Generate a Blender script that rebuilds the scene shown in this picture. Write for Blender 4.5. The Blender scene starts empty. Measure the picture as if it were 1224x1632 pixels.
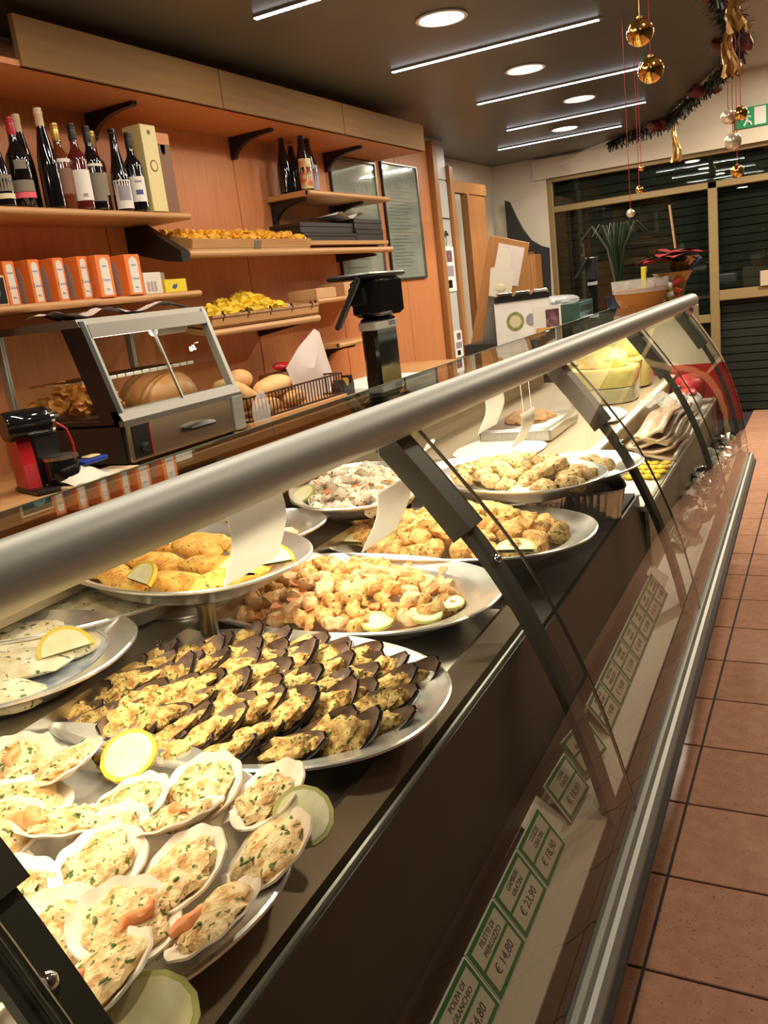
import bpy, bmesh, math, random
from mathutils import Matrix, Vector, noise
random.seed(7)
R = math.radians
SC = bpy.context.scene
COL = SC.collection
# ------------------------------------------------------------------ camera
cam_d = bpy.data.cameras.new('camera'); cam = bpy.data.objects.new('camera', cam_d); COL.objects.link(cam)
cam_d.sensor_fit = 'HORIZONTAL'; cam_d.sensor_width = 36.0; cam_d.lens = 1369.0/1224.0*36.0
cam_d.clip_start = 0.02; cam_d.clip_end = 60
def _axes():
    f = 1369.0
    v1 = Vector((1331-612, 380-816, f)).normalized()
    X = -Vector((-2010-612, 788-816, f)).normalized()
    X = (X - v1*X.dot(v1)).normalized()
    Z = X.cross(v1)
    return X, v1, Z
_X, _Y, _Z = _axes()
right = Vector((_X.x, _Y.x, _Z.x)); down = Vector((_X.y, _Y.y, _Z.y)); fwd = Vector((_X.z, _Y.z, _Z.z))
m3 = Matrix((right, -down, -fwd)).transposed()
cam.matrix_world = Matrix.Translation((0, 0, 1.55)) @ m3.to_4x4()
SC.camera = cam
# ------------------------------------------------------------------ world, exposure
w = bpy.data.worlds.new('world'); SC.world = w; w.use_nodes = True
w.node_tree.nodes['Background'].inputs[0].default_value = (0.05, 0.045, 0.04, 1)
w.node_tree.nodes['Background'].inputs[1].default_value = 0.15
SC.view_settings.view_transform = 'Standard'; SC.view_settings.look = 'None'
SC.view_settings.exposure = 0.0; SC.view_settings.gamma = 1.0; SC.view_settings.use_curve_mapping = False
SC.cycles.max_bounces = 8; SC.cycles.transparent_max_bounces = 20
P_DOWN = 8.0      # each ceiling downlight (W)
P_STRIP = 12.0      # each LED strip
P_TUBE = 4.4       # each tube under the counter rail
P_FILL = 11.0     # each added fill lamp over the customer aisle
C_WARM = (1.0, 0.80, 0.55); C_LED = (0.88, 0.93, 1.0); C_TUBE = (1.0, 0.84, 0.60)
# ------------------------------------------------------------------ materials
MATS = {}
def mat(name, col, rough=0.5, metal=0.0, col2=None, scale=8.0, stretch=(1, 1, 1), bump=0.0, bscale=None, coat=0.0, rnd=0.0, detail=4, lo=0.35, hi=0.65, spec=None, trans=0.0, ior=None, specks=None):
    m = bpy.data.materials.new(name); m.use_nodes = True; nt = m.node_tree; N = nt.nodes; L = nt.links
    b = N['Principled BSDF']
    b.inputs['Base Color'].default_value = (*col, 1); b.inputs['Roughness'].default_value = rough; b.inputs['Metallic'].default_value = metal
    if coat: b.inputs['Coat Weight'].default_value = coat; b.inputs['Coat Roughness'].default_value = 0.08
    if spec is not None: b.inputs['Specular IOR Level'].default_value = spec
    if trans: b.inputs['Transmission Weight'].default_value = trans
    if ior: b.inputs['IOR'].default_value = ior
    if col2 is not None or bump:
        tc = N.new('ShaderNodeTexCoord'); mp = N.new('ShaderNodeMapping'); mp.inputs['Scale'].default_value = stretch
        oi = N.new('ShaderNodeObjectInfo'); ad = N.new('ShaderNodeVectorMath'); ad.operation = 'ADD'
        sc = N.new('ShaderNodeVectorMath'); sc.operation = 'SCALE'; sc.inputs['Scale'].default_value = 37.0
        cb = N.new('ShaderNodeCombineXYZ')
        for i in range(3): L.new(oi.outputs['Random'], cb.inputs[i])
        L.new(cb.outputs[0], sc.inputs[0]); L.new(tc.outputs['Object'], ad.inputs[0]); L.new(sc.outputs[0], ad.inputs[1])
        L.new(ad.outputs[0], mp.inputs[0])
        nz = N.new('ShaderNodeTexNoise'); nz.inputs['Scale'].default_value = scale; nz.inputs['Detail'].default_value = detail
        L.new(mp.outputs[0], nz.inputs['Vector'])
        if col2 is not None:
            cr = N.new('ShaderNodeValToRGB'); cr.color_ramp.elements[0].position = lo; cr.color_ramp.elements[1].position = hi
            cr.color_ramp.elements[0].color = (*col, 1); cr.color_ramp.elements[1].color = (*col2, 1)
            L.new(nz.outputs[0], cr.inputs[0]); out = cr.outputs[0]
            if specks:
                vz = N.new('ShaderNodeTexNoise'); vz.inputs['Scale'].default_value = specks[1]; vz.inputs['Detail'].default_value = 1
                L.new(mp.outputs[0], vz.inputs['Vector'])
                r2 = N.new('ShaderNodeValToRGB'); r2.color_ramp.elements[0].position = specks[2]; r2.color_ramp.elements[1].position = specks[2]+0.03
                L.new(vz.outputs[0], r2.inputs[0])
                mx = N.new('ShaderNodeMix'); mx.data_type = 'RGBA'; mx.inputs[7].default_value = (*specks[0], 1)
                L.new(r2.outputs[0], mx.inputs[0]); L.new(out, mx.inputs[6]); out = mx.outputs[2]
            if rnd:
                hs = N.new('ShaderNodeHueSaturation'); mr = N.new('ShaderNodeMapRange')
                mr.inputs[3].default_value = 1-rnd; mr.inputs[4].default_value = 1+rnd
                L.new(oi.outputs['Random'], mr.inputs[0]); L.new(mr.outputs[0], hs.inputs['Value']); L.new(out, hs.inputs['Color']); out = hs.outputs[0]
            L.new(out, b.inputs['Base Color'])
        if bump:
            bp = N.new('ShaderNodeBump'); bp.inputs['Strength'].default_value = bump; bp.inputs['Distance'].default_value = 0.004
            if bscale:
                n2 = N.new('ShaderNodeTexNoise'); n2.inputs['Scale'].default_value = bscale; n2.inputs['Detail'].default_value = 3
                L.new(mp.outputs[0], n2.inputs['Vector']); L.new(n2.outputs[0], bp.inputs['Height'])
            else: L.new(nz.outputs[0], bp.inputs['Height'])
            L.new(bp.outputs[0], b.inputs['Normal'])
    MATS[name] = m; return m
def emit(name, col, s):
    m = bpy.data.materials.new(name); m.use_nodes = True; nt = m.node_tree; nt.nodes.clear()
    e = nt.nodes.new('ShaderNodeEmission'); o = nt.nodes.new('ShaderNodeOutputMaterial')
    e.inputs[0].default_value = (*col, 1); e.inputs[1].default_value = s; nt.links.new(e.outputs[0], o.inputs[0]); MATS[name] = m; return m
def thin_glass(name, tint=(0.95, 0.98, 0.96), ior=1.5, rough=0.0, cloudy=0.0, ccol=(0.9, 0.9, 0.9)):
    m = bpy.data.materials.new(name); m.use_nodes = True; nt = m.node_tree; nt.nodes.clear(); N = nt.nodes; L = nt.links
    t = N.new('ShaderNodeBsdfTransparent'); t.inputs[0].default_value = (*tint, 1)
    g = N.new('ShaderNodeBsdfGlossy'); g.inputs['Roughness'].default_value = rough
    # Schlick reflectance, the same from both sides of the pane
    lw = N.new('ShaderNodeLayerWeight'); lw.inputs[0].default_value = 0.5
    pw = N.new('ShaderNodeMath'); pw.operation = 'POWER'; pw.inputs[1].default_value = 5.0; L.new(lw.outputs['Facing'], pw.inputs[0])
    r0 = ((ior-1)/(ior+1))**2
    fr = N.new('ShaderNodeMath'); fr.operation = 'MULTIPLY_ADD'; fr.inputs[1].default_value = 1-r0; fr.inputs[2].default_value = r0; L.new(pw.outputs[0], fr.inputs[0])
    mx = N.new('ShaderNodeMixShader'); o = N.new('ShaderNodeOutputMaterial')
    L.new(fr.outputs[0], mx.inputs[0]); L.new(t.outputs[0], mx.inputs[1]); L.new(g.outputs[0], mx.inputs[2]); last = mx.outputs[0]
    if cloudy:
        d = N.new('ShaderNodeBsdfDiffuse'); d.inputs[0].default_value = (*ccol, 1); m2 = N.new('ShaderNodeMixShader'); m2.inputs[0].default_value = cloudy
        L.new(last, m2.inputs[1]); L.new(d.outputs[0], m2.inputs[2]); last = m2.outputs[0]
    L.new(last, o.inputs[0]); MATS[name] = m; return m

mat('wood_panel', (0.58, 0.225, 0.088), 0.42, col2=(0.64, 0.26, 0.108), scale=5, stretch=(9, 9, 0.5), spec=0.3)
mat('wood_shelf', (0.50, 0.26, 0.105), 0.38, col2=(0.58, 0.32, 0.135), scale=5, stretch=(9, 0.5, 9), spec=0.35)
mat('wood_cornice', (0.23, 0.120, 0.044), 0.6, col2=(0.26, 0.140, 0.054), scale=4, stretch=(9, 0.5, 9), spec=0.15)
mat('wood_door', (0.38, 0.17, 0.055), 0.4, col2=(0.44, 0.21, 0.075), scale=4, stretch=(9, 9, 0.5))
mat('wood_light', (0.62, 0.42, 0.22), 0.5, col2=(0.70, 0.50, 0.28), scale=6, stretch=(6, 0.6, 6))
mat('bracket_black', (0.012, 0.011, 0.011), 0.4)
mat('black', (0.010, 0.010, 0.011), 0.35)
mat('black_gloss', (0.008, 0.008, 0.009), 0.08)
mat('black_matte', (0.02, 0.019, 0.018), 0.7)
mat('ceiling', (0.105, 0.105, 0.088), 0.38, col2=(0.12, 0.118, 0.10), scale=3)
mat('ceiling_upper', (0.45, 0.42, 0.36), 0.8)
mat('dark_wall', (0.055, 0.042, 0.03), 0.7)
mat('plaster', (0.66, 0.60, 0.49), 0.85, col2=(0.70, 0.64, 0.53), scale=3, bump=0.05, bscale=60)
mat('tile', (0.56, 0.30, 0.195), 0.13, col2=(0.64, 0.365, 0.245), scale=22, detail=8, rnd=0.05, spec=0.6, specks=((0.30, 0.15, 0.09), 160, 0.68))
mat('grout', (0.025, 0.020, 0.022), 0.8)
mat('aluminium', (0.36, 0.37, 0.34), 0.48, 0.55, col2=(0.40, 0.41, 0.375), scale=3, stretch=(10, 0.3, 10))
mat('alu_dark', (0.30, 0.30, 0.27), 0.35, 1.0)
mat('rubber', (0.008, 0.008, 0.008), 0.6)
mat('steel', (0.50, 0.47, 0.42), 0.30, 1.0, col2=(0.58, 0.55, 0.50), scale=4, stretch=(30, 0.8, 3))
mat('steel_platter', (0.76, 0.75, 0.72), 0.27, 0.80, col2=(0.84, 0.83, 0.80), scale=14, bump=0.4)
mat('steel_brown', (0.13, 0.09, 0.055), 0.4, 0.8)
mat('arm', (0.040, 0.036, 0.028), 0.5, 0.2, col2=(0.050, 0.045, 0.035), scale=3)
mat('warmer_metal', (0.20, 0.185, 0.16), 0.42, 0.6)
mat('chrome', (0.8, 0.8, 0.8), 0.1, 1.0)
mat('foil', (0.78, 0.77, 0.75), 0.2, 1.0, bump=0.8, scale=30, col2=(0.7, 0.69, 0.67))
mat('laminate_brown', (0.022, 0.013, 0.007), 0.4, col2=(0.03, 0.017, 0.009), scale=4, stretch=(5, .5, 5))
mat('front_wood', (0.30, 0.13, 0.055), 0.35, col2=(0.35, 0.155, 0.065), scale=4, stretch=(5, .5, 5))
mat('cream', (0.44, 0.36, 0.25), 0.45)
mat('card_field', (0.56, 0.50, 0.38), 0.6)
mat('rear_tan', (0.36, 0.28, 0.18), 0.5)
mat('cream_white', (0.74, 0.69, 0.58), 0.5)
mat('white', (0.82, 0.80, 0.76), 0.5)
mat('paper', (0.86, 0.85, 0.82), 0.7)
mat('thin_paper', (0.88, 0.87, 0.84), 0.7, trans=0.0)
_nt = MATS['thin_paper'].node_tree; _tr = _nt.nodes.new('ShaderNodeBsdfTranslucent'); _tr.inputs[0].default_value = (0.9, 0.88, 0.84, 1); _mx = _nt.nodes.new('ShaderNodeMixShader'); _mx.inputs[0].default_value = 0.5
_nt.links.new(_nt.nodes['Principled BSDF'].outputs[0], _mx.inputs[1]); _nt.links.new(_tr.outputs[0], _mx.inputs[2]); _nt.links.new(_mx.outputs[0], _nt.nodes['Material Output'].inputs[0])
mat('paper_pink', (0.72, 0.62, 0.58), 0.7, bump=0.6, scale=18)
mat('card_green', (0.010, 0.155, 0.035), 0.35)
mat('ink', (0.05, 0.05, 0.06), 0.6)
mat('ink_blue', (0.06, 0.07, 0.25), 0.6)
mat('ink_red', (0.45, 0.03, 0.03), 0.6)
mat('led_bar', (0.3, 0.3, 0.3), 0.4, 0.5)
mat('wine_dark', (0.006, 0.005, 0.006), 0.06, coat=0.5)
mat('wine_red', (0.10, 0.012, 0.010), 0.06, coat=0.5)
mat('wine_amber', (0.14, 0.035, 0.012), 0.06, coat=0.5)
mat('cap_red', (0.42, 0.02, 0.03), 0.35)
mat('cap_gold', (0.75, 0.48, 0.14), 0.3, 0.7)
mat('cap_cream', (0.72, 0.55, 0.33), 0.4)
mat('cap_black', (0.02, 0.016, 0.015), 0.4)
mat('cap_blue', (0.03, 0.03, 0.22), 0.35)
mat('label_white', (0.80, 0.74, 0.68), 0.6)
mat('label_cream', (0.72, 0.62, 0.42), 0.6)
mat('label_grey', (0.20, 0.16, 0.12), 0.6)
mat('label_brown', (0.22, 0.10, 0.06), 0.6)
mat('label_pink', (0.75, 0.10, 0.13), 0.6)
mat('label_art', (0.55, 0.10, 0.03), 0.5, col2=(0.62, 0.60, 0.30), scale=22, lo=.42, hi=.58)
mat('label_greyblue', (0.32, 0.29, 0.33), 0.6)
mat('box_gold', (0.72, 0.60, 0.28), 0.4)
mat('box_brown', (0.20, 0.085, 0.035), 0.5)
mat('carton_orange', (0.80, 0.20, 0.035), 0.5)
mat('carton_grey', (0.40, 0.33, 0.30), 0.5)
mat('carton_white', (0.74, 0.68, 0.62), 0.5)
mat('carton_yellow', (0.80, 0.62, 0.03), 0.5)
mat('cardboard', (0.55, 0.32, 0.14), 0.7, col2=(0.6, 0.36, 0.17), scale=10)
mat('blackbox', (0.022, 0.015, 0.012), 0.5)
mat('pasta_nest', (0.78, 0.36, 0.015), 0.55, col2=(0.90, 0.52, 0.05), scale=60, rnd=0.12, bump=0.8, bscale=120)
mat('pasta_yellow', (0.82, 0.55, 0.02), 0.55, col2=(0.92, 0.68, 0.06), scale=60, rnd=0.12, bump=0.8, bscale=120)
mat('bread', (0.62, 0.30, 0.10), 0.6, col2=(0.78, 0.50, 0.22), scale=12, rnd=0.08, bump=0.3)
mat('fried', (0.38, 0.12, 0.02), 0.5, col2=(0.68, 0.32, 0.06), scale=40, bump=0.8, rnd=0.1)
mat('basket_wire', (0.05, 0.022, 0.012), 0.4)
mat('wicker', (0.42, 0.22, 0.08), 0.6, col2=(0.25, 0.12, 0.04), scale=70, bump=0.8)
mat('red_plastic', (0.50, 0.012, 0.02), 0.25)
mat('blue_plastic', (0.02, 0.05, 0.35), 0.4)
mat('teal', (0.10, 0.25, 0.25), 0.5)
mat('mussel_shell', (0.012, 0.010, 0.014), 0.25, col2=(0.045, 0.028, 0.030), scale=30, coat=0.4)
mat('mussel_lining', (0.30, 0.20, 0.15), 0.3, col2=(0.12, 0.08, 0.07), scale=40)
mat('crumb_yellow', (0.36, 0.16, 0.03), 0.75, col2=(0.74, 0.53, 0.19), scale=90, lo=.36, hi=.60, rnd=0.22, bump=1.0, bscale=240, specks=((0.08, 0.12, 0.015), 190, 0.63))
mat('crumb_gold', (0.55, 0.24, 0.06), 0.7, col2=(0.84, 0.52, 0.20), scale=80, lo=.34, hi=.60, rnd=0.12, bump=1.0, bscale=220, specks=((0.14, 0.13, 0.03), 170, 0.66))
mat('crumb_pale', (0.48, 0.24, 0.07), 0.7, col2=(0.80, 0.62, 0.34), scale=70, lo=.34, hi=.60, rnd=0.10, bump=1.0, bscale=200, specks=((0.10, 0.13, 0.02), 130, 0.63))
mat('crumb_orange', (0.70, 0.26, 0.03), 0.65, col2=(0.90, 0.58, 0.12), scale=50, lo=.32, hi=.62, rnd=0.10, bump=0.9, bscale=200, specks=((0.16, 0.13, 0.02), 150, 0.66))
mat('shrimp_pink', (0.78, 0.42, 0.20), 0.6, col2=(0.90, 0.66, 0.38), scale=60, rnd=0.1, bump=0.8, bscale=200, specks=((0.72, 0.24, 0.10), 60, 0.72))
mat('shrimp_white', (0.72, 0.58, 0.44), 0.45, col2=(0.85, 0.76, 0.62), scale=60, rnd=0.08, bump=0.4, specks=((0.06, 0.12, 0.02), 120, 0.64))
mat('fillet', (0.62, 0.52, 0.30), 0.5, col2=(0.84, 0.78, 0.60), scale=26, bump=0.6, bscale=60, rnd=0.05, specks=((0.12, 0.13, 0.03), 90, 0.64))
mat('scallop_shell', (0.80, 0.72, 0.62), 0.45, col2=(0.70, 0.57, 0.44), scale=18, rnd=0.03)
mat('coral', (0.72, 0.22, 0.07), 0.4, col2=(0.80, 0.34, 0.14), scale=60, bump=0.3)
mat('lemon_flesh', (0.70, 0.62, 0.34), 0.35, col2=(0.78, 0.73, 0.48), scale=60)
mat('lemon_rind', (0.68, 0.50, 0.05), 0.45)
mat('lime_rind', (0.46, 0.44, 0.12), 0.45)
mat('foil_blue', (0.36, 0.42, 0.58), 0.4, 0.3, col2=(0.74, 0.77, 0.82), scale=35, bump=0.5)
mat('herb', (0.05, 0.12, 0.015), 0.6)
mat('ham', (0.62, 0.36, 0.24), 0.35, col2=(0.80, 0.66, 0.46), scale=7, stretch=(0.6, 0.6, 9), coat=0.6)
mat('cheese', (0.80, 0.60, 0.14), 0.5, col2=(0.88, 0.74, 0.30), scale=30, bump=0.6)
mat('gold', (0.85, 0.52, 0.13), 0.12, 1.0)
mat('pearl', (0.72, 0.62, 0.50), 0.25, 0.5)
mat('red_cord', (0.40, 0.01, 0.02), 0.6)
mat('garland', (0.006, 0.010, 0.004), 0.6)
mat('garland_red', (0.12, 0.01, 0.01), 0.5)
mat('poinsettia', (0.26, 0.008, 0.012), 0.7, spec=0.1)
mat('leaf', (0.010, 0.030, 0.010), 0.5)
mat('leaf_pale', (0.09, 0.12, 0.08), 0.5)
mat('bowl_orange', (0.40, 0.14, 0.02), 0.4)
mat('wrap_gold', (0.34, 0.19, 0.05), 0.3, 0.5, bump=0.5)
mat('wrap_blue', (0.35, 0.40, 0.65), 0.2, 0.6)
mat('frame_bronze', (0.30, 0.22, 0.10), 0.4, 0.3)
mat('night', (0.010, 0.014, 0.010), 0.5)
mat('shutter', (0.016, 0.020, 0.015), 0.5, 0.3)
mat('exit_green', (0.02, 0.33, 0.14), 0.4)
mat('blue_curtain', (0.035, 0.03, 0.12), 0.8)
mat('white_panel', (0.55, 0.56, 0.56), 0.35)
mat('poster', (0.42, 0.44, 0.42), 0.12, col2=(0.50, 0.51, 0.48), scale=6, coat=0.6)
mat('poster_line', (0.22, 0.24, 0.23), 0.3)
mat('photo_dark', (0.10, 0.03, 0.05), 0.5, col2=(0.30, 0.20, 0.22), scale=30)
mat('salad_green', (0.16, 0.24, 0.05), 0.5, col2=(0.34, 0.38, 0.14), scale=30)
mat('salad_brown', (0.30, 0.14, 0.06), 0.5)
mat('photo_orange', (0.72, 0.32, 0.04), 0.5, col2=(0.80, 0.52, 0.2), scale=20)
mat('crate_green', (0.02, 0.06, 0.045), 0.5)
mat('red_print', (0.50, 0.02, 0.02), 0.4)
mat('card_back', (0.66, 0.56, 0.44), 0.6)
thin_glass('glass_case', (0.93, 0.96, 0.93), 1.5)
thin_glass('glass_top', (0.88, 0.94, 0.90), 1.65)
thin_glass('glass_clear', (0.95, 0.97, 0.95), 1.45)
thin_glass('glass_dark', (0.75, 0.80, 0.76), 1.5)
thin_glass('film', (0.92, 0.92, 0.92), 1.45, 0.05, 0.25)
emit('lamp_down', (1.0, 0.90, 0.74), 14); emit('lamp_led', C_LED, 9); emit('lamp_tube', (1.0, 0.90, 0.72), 5.0); emit('lamp_warmer', (1.0, 0.92, 0.78), 5.0); emit('lamp_far', (0.95, 1, 0.95), 2.0)

# ------------------------------------------------------------------ mesh helpers
class MB:
    def __init__(s): s.v = []; s.f = []
    def add(s, vs, fs):
        o = len(s.v); s.v += [tuple(p) for p in vs]; s.f += [tuple(i+o for i in q) for q in fs]; return s
    def box(s, a, b, M=None, ch=0.0):
        x0, y0, z0 = [min(a[i], b[i]) for i in range(3)]; x1, y1, z1 = [max(a[i], b[i]) for i in range(3)]
        if ch > 0:
            c = min(ch, (x1-x0)*.45, (y1-y0)*.45, (z1-z0)*.45)
            vs = []
            for z, q in ((z0, c), (z0+c, 0), (z1-c, 0), (z1, c)):
                k = c if q == 0 else c+q*0.0
                xx0, xx1, yy0, yy1 = x0+q, x1-q, y0+q, y1-q
                vs += [(xx0+k, yy0, z), (xx1-k, yy0, z), (xx1, yy0+k, z), (xx1, yy1-k, z), (xx1-k, yy1, z), (xx0+k, yy1, z), (xx0, yy1-k, z), (xx0, yy0+k, z)]
            fs = [tuple(range(7, -1, -1)), tuple(range(24, 32))]
            for r in range(3):
                for i in range(8): fs.append((r*8+i, r*8+(i+1) % 8, (r+1)*8+(i+1) % 8, (r+1)*8+i))
        else:
            vs = [(x0, y0, z0), (x1, y0, z0), (x1, y1, z0), (x0, y1, z0), (x0, y0, z1), (x1, y0, z1), (x1, y1, z1), (x0, y1, z1)]
            fs = [(3, 2, 1, 0), (4, 5, 6, 7), (0, 1, 5, 4), (1, 2, 6, 5), (2, 3, 7, 6), (3, 0, 4, 7)]
        if M is not None: vs = [M @ Vector(p) for p in vs]
        return s.add(vs, fs)
    def tube(s, path, r, n=8, caps=True):
        path = [Vector(p) for p in path]; k = len(path)
        rr = r if isinstance(r, (list, tuple)) else [r]*k
        vs = []; up = None
        for i, p in enumerate(path):
            t = (path[min(i+1, k-1)]-path[max(i-1, 0)]).normalized()
            if up is None:
                up = Vector((0, 0, 1)) if abs(t.z) < 0.9 else Vector((1, 0, 0))
            a = (up - t*up.dot(t)).normalized(); b = t.cross(a); up = a
            for j in range(n):
                g = 2*math.pi*j/n; vs.append(p + a*math.cos(g)*rr[i] + b*math.sin(g)*rr[i])
        fs = []
        for i in range(k-1):
            for j in range(n): fs.append((i*n+j, i*n+(j+1) % n, (i+1)*n+(j+1) % n, (i+1)*n+j))
        if caps: fs.append(tuple(range(n-1, -1, -1))); fs.append(tuple(range((k-1)*n, k*n)))
        return s.add(vs, fs)
    def lathe(s, prof, n=20, c=(0, 0, 0), M=None, sx=1.0, sy=1.0, power=2.0, cap0=True, cap1=True):
        vs = []; k = len(prof)
        for r, z in prof:
            for j in range(n):
                g = 2*math.pi*j/n; cx, sy_ = math.cos(g), math.sin(g)
                q = (abs(cx)**power + abs(sy_)**power)**(-1.0/power)
                p = Vector((r*q*cx*sx, r*q*sy_*sy, z))
                if M is not None: p = M @ p
                vs.append((p.x+c[0], p.y+c[1], p.z+c[2]))
        fs = []
        for i in range(k-1):
            for j in range(n): fs.append((i*n+j, i*n+(j+1) % n, (i+1)*n+(j+1) % n, (i+1)*n+j))
        if cap0: fs.append(tuple(range(n-1, -1, -1)))
        if cap1: fs.append(tuple(range((k-1)*n, k*n)))
        return s.add(vs, fs)
    def extr(s, prof, a, b, axis='y', closed=True):
        # prof: (p,q) outline; axis y -> (x,z) swept along y ; axis x -> (y,z) ; axis z -> (x,y)
        n = len(prof)
        def P(p, t): return {'y': (p[0], t, p[1]), 'x': (t, p[0], p[1]), 'z': (p[0], p[1], t)}[axis]
        vs = [P(p, a) for p in prof] + [P(p, b) for p in prof]; fs = []
        for i in range(n if closed else n-1): j = (i+1) % n; fs.append((i, j, n+j, n+i))
        if closed: fs.append(tuple(range(n-1, -1, -1))); fs.append(tuple(range(n, 2*n)))
        return s.add(vs, fs)
    def grid(s, nu, nv, fn, closeu=False):
        vs = [fn(i/(nu if closeu else nu-1), j/(nv-1)) for j in range(nv) for i in range(nu)]; fs = []
        for j in range(nv-1):
            for i in range(nu if closeu else nu-1):
                i2 = (i+1) % nu; fs.append((j*nu+i, j*nu+i2, (j+1)*nu+i2, (j+1)*nu+i))
        return s.add(vs, fs)
    def blob(s, rx, ry, rz, amp=0.2, freq=40, seed=0, sub=2, c=(0, 0, 0), flat=None):
        bm = bmesh.new(); bmesh.ops.create_icosphere(bm, subdivisions=sub, radius=1.0)
        vs = []
        for v in bm.verts:
            p = v.co.copy(); q = Vector((p.x*rx, p.y*ry, p.z*rz))
            d = noise.noise(q*freq+Vector((seed*3.1, seed*1.7, seed)))*amp + noise.noise(q*freq*2.7+Vector((seed, 0, 5)))*amp*.5
            q = q*(1+d)
            if flat is not None: q.z = max(q.z, flat)
            vs.append((q.x+c[0], q.y+c[1], q.z+c[2]))
        fs = [tuple(x.index for x in f.verts) for f in bm.faces]; bm.free()
        return s.add(vs, fs)
    def mesh(s, name, m, smooth=True, angle=40):
        me = bpy.data.meshes.new(name); me.from_pydata(s.v, [], s.f)
        bm = bmesh.new(); bm.from_mesh(me); bmesh.ops.recalc_face_normals(bm, faces=bm.faces); bm.to_mesh(me); bm.free()
        if m: me.materials.append(MATS[m])
        if smooth: me.shade_smooth(); me.set_sharp_from_angle(angle=R(angle))
        me.update(); return me
    def build(s, name, m, parent=None, smooth=True, angle=40, loc=None, rot=None):
        return link(name, s.mesh(name, m, smooth, angle), parent, loc, rot)
def link(name, me, parent=None, loc=None, rot=None):
    o = bpy.data.objects.new(name, me); COL.objects.link(o)
    if parent is not None: o.parent = parent
    if loc is not None: o.location = loc
    if rot is not None: o.rotation_euler = rot
    return o
def tag(o, label, cat, group=None):
    o['label'] = label; o['category'] = cat
    if group: o['group'] = group
    return o
def thing(name, label, cat, loc=(0, 0, 0), rz=0.0, group=None, rot=None):
    o = bpy.data.objects.new(name, None); COL.objects.link(o); o.empty_display_size = 0.05
    o.location = loc; o.rotation_euler = rot if rot else (0, 0, rz); tag(o, label, cat, group); return o
def structure(o): o['kind'] = 'structure'; return o
def stuff(o): o['kind'] = 'stuff'; return o
def text_mesh(body, size, m, name='lettering', bold=0.0):
    cu = bpy.data.curves.new('txt', 'FONT'); cu.body = body; cu.size = size; cu.align_x = 'CENTER'; cu.align_y = 'CENTER'; cu.extrude = 0.0004; cu.offset = bold; cu.resolution_u = 2
    o = bpy.data.objects.new('txt', cu); me = bpy.data.meshes.new_from_object(o); me.name = name
    bpy.data.objects.remove(o); bpy.data.curves.remove(cu)
    me.materials.clear(); me.materials.append(MATS[m]); return me
def area(name, loc, rot, sx, sy, power, col, parent=None, shape='RECTANGLE', spread=180):
    l = bpy.data.lights.new(name, 'AREA'); l.shape = shape; l.size = sx; l.size_y = sy; l.energy = power; l.color = col; l.spread = R(spread)
    o = bpy.data.objects.new(name, l); COL.objects.link(o); o.location = loc; o.rotation_euler = rot
    if parent: o.parent = parent
    return o
CA = R(1.149)                     # the counter runs 1.15 degrees off the floor grid
def cw(u, v, z):                  # counter coordinates (across, along, up) to world
    c, s = math.cos(CA), math.sin(CA); return (u*c - v*s, u*s + v*c, z)
# ================================================================== STRUCTURE
WL = -2.85
fl = structure(MB().box((-3.25, -1.6, -0.05), (2.0, 9.15, -0.004)).build('floor', 'grout', smooth=False))
tile_me = MB().box((-0.1640, -0.1640, -0.012), (0.1640, 0.1640, 0.0), ch=0.0015).mesh('floor_tile', 'tile', False)
for i in range(8):
    for j in range(28):
        link('tile', tile_me, fl, (-0.372+0.3355*(i-0.5), 1.651+0.3355*(j-4.5), 0.0))
CEIL = [(-3.2, -1.6), (-0.5, -1.6), (-0.5, 5.75), (-0.68, 6.35), (-0.94, 7.1), (-1.27, 8.05), (-1.66, 8.5), (-2.0, 8.85), (-2.2, 9.05), (-3.2, 9.05)]
structure(MB().extr(CEIL, 2.68, 2.78, 'z').build('ceiling', 'ceiling', smooth=False))
structure(MB().box((-3.25, -1.6, 3.1), (2.0, 9.15, 3.16)).build('ceiling_upper', 'ceiling_upper', smooth=False))
wl = structure(MB().box((-3.2, -1.6, 0), (WL-0.02, 6.68, 3.1)).build('wall_left', 'plaster', smooth=False))
pe = [-1.5, -0.05, 0.98, 2.0, 3.02, 4.05, 5.03, 6.05, 6.66]
for a, b in zip(pe, pe[1:]):
    MB().box((WL-0.02, a+0.003, 0.0), (WL, b-0.003, 2.66), ch=0.003).build('panel', 'wood_panel', wl)
# wooden pilaster edge, white glossy panel column and the recess behind it
MB().box((WL-0.02, 6.66, 0), (WL+0.05, 6.74, 2.66), ch=0.004).build('edge_post', 'wood_door', wl)
for k, (z0, z1) in enumerate(((0.0, 0.86), (0.87, 1.62), (1.63, 2.08), (2.09, 2.38), (2.39, 2.66))):
    MB().box((WL-0.02, 6.745, z0), (WL-0.002, 7.02, z1), ch=0.003).build('column_panel', 'white_panel', wl)
MB().box((WL-0.02, 7.025, 0), (WL+0.03, 7.10, 2.50), ch=0.004).build('edge_post', 'wood_door', wl)
structure(MB().box((-3.25, 6.6, 0), (-3.17, 9.15, 3.1)).build('wall_recess', 'plaster', smooth=False))
structure(MB().box((2.0, -1.6, 0), (2.06, 9.15, 3.1)).build('wall_right', 'dark_wall', smooth=False))
structure(MB().box((-3.25, -1.66, 0), (2.0, -1.6, 3.1)).build('wall_near', 'dark_wall', smooth=False))
wb = structure(MB().box((-3.2, 9.05, 0), (-2.60, 9.13, 3.1)).box((-2.60, 9.05, 2.49), (2.0, 9.13, 3.1)).build('wall_back', 'plaster', smooth=False))
MB().box((-2.72, 9.0, 2.47), (2.0, 9.05, 2.66)).build('lintel', 'plaster', wb, smooth=False)
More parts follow.
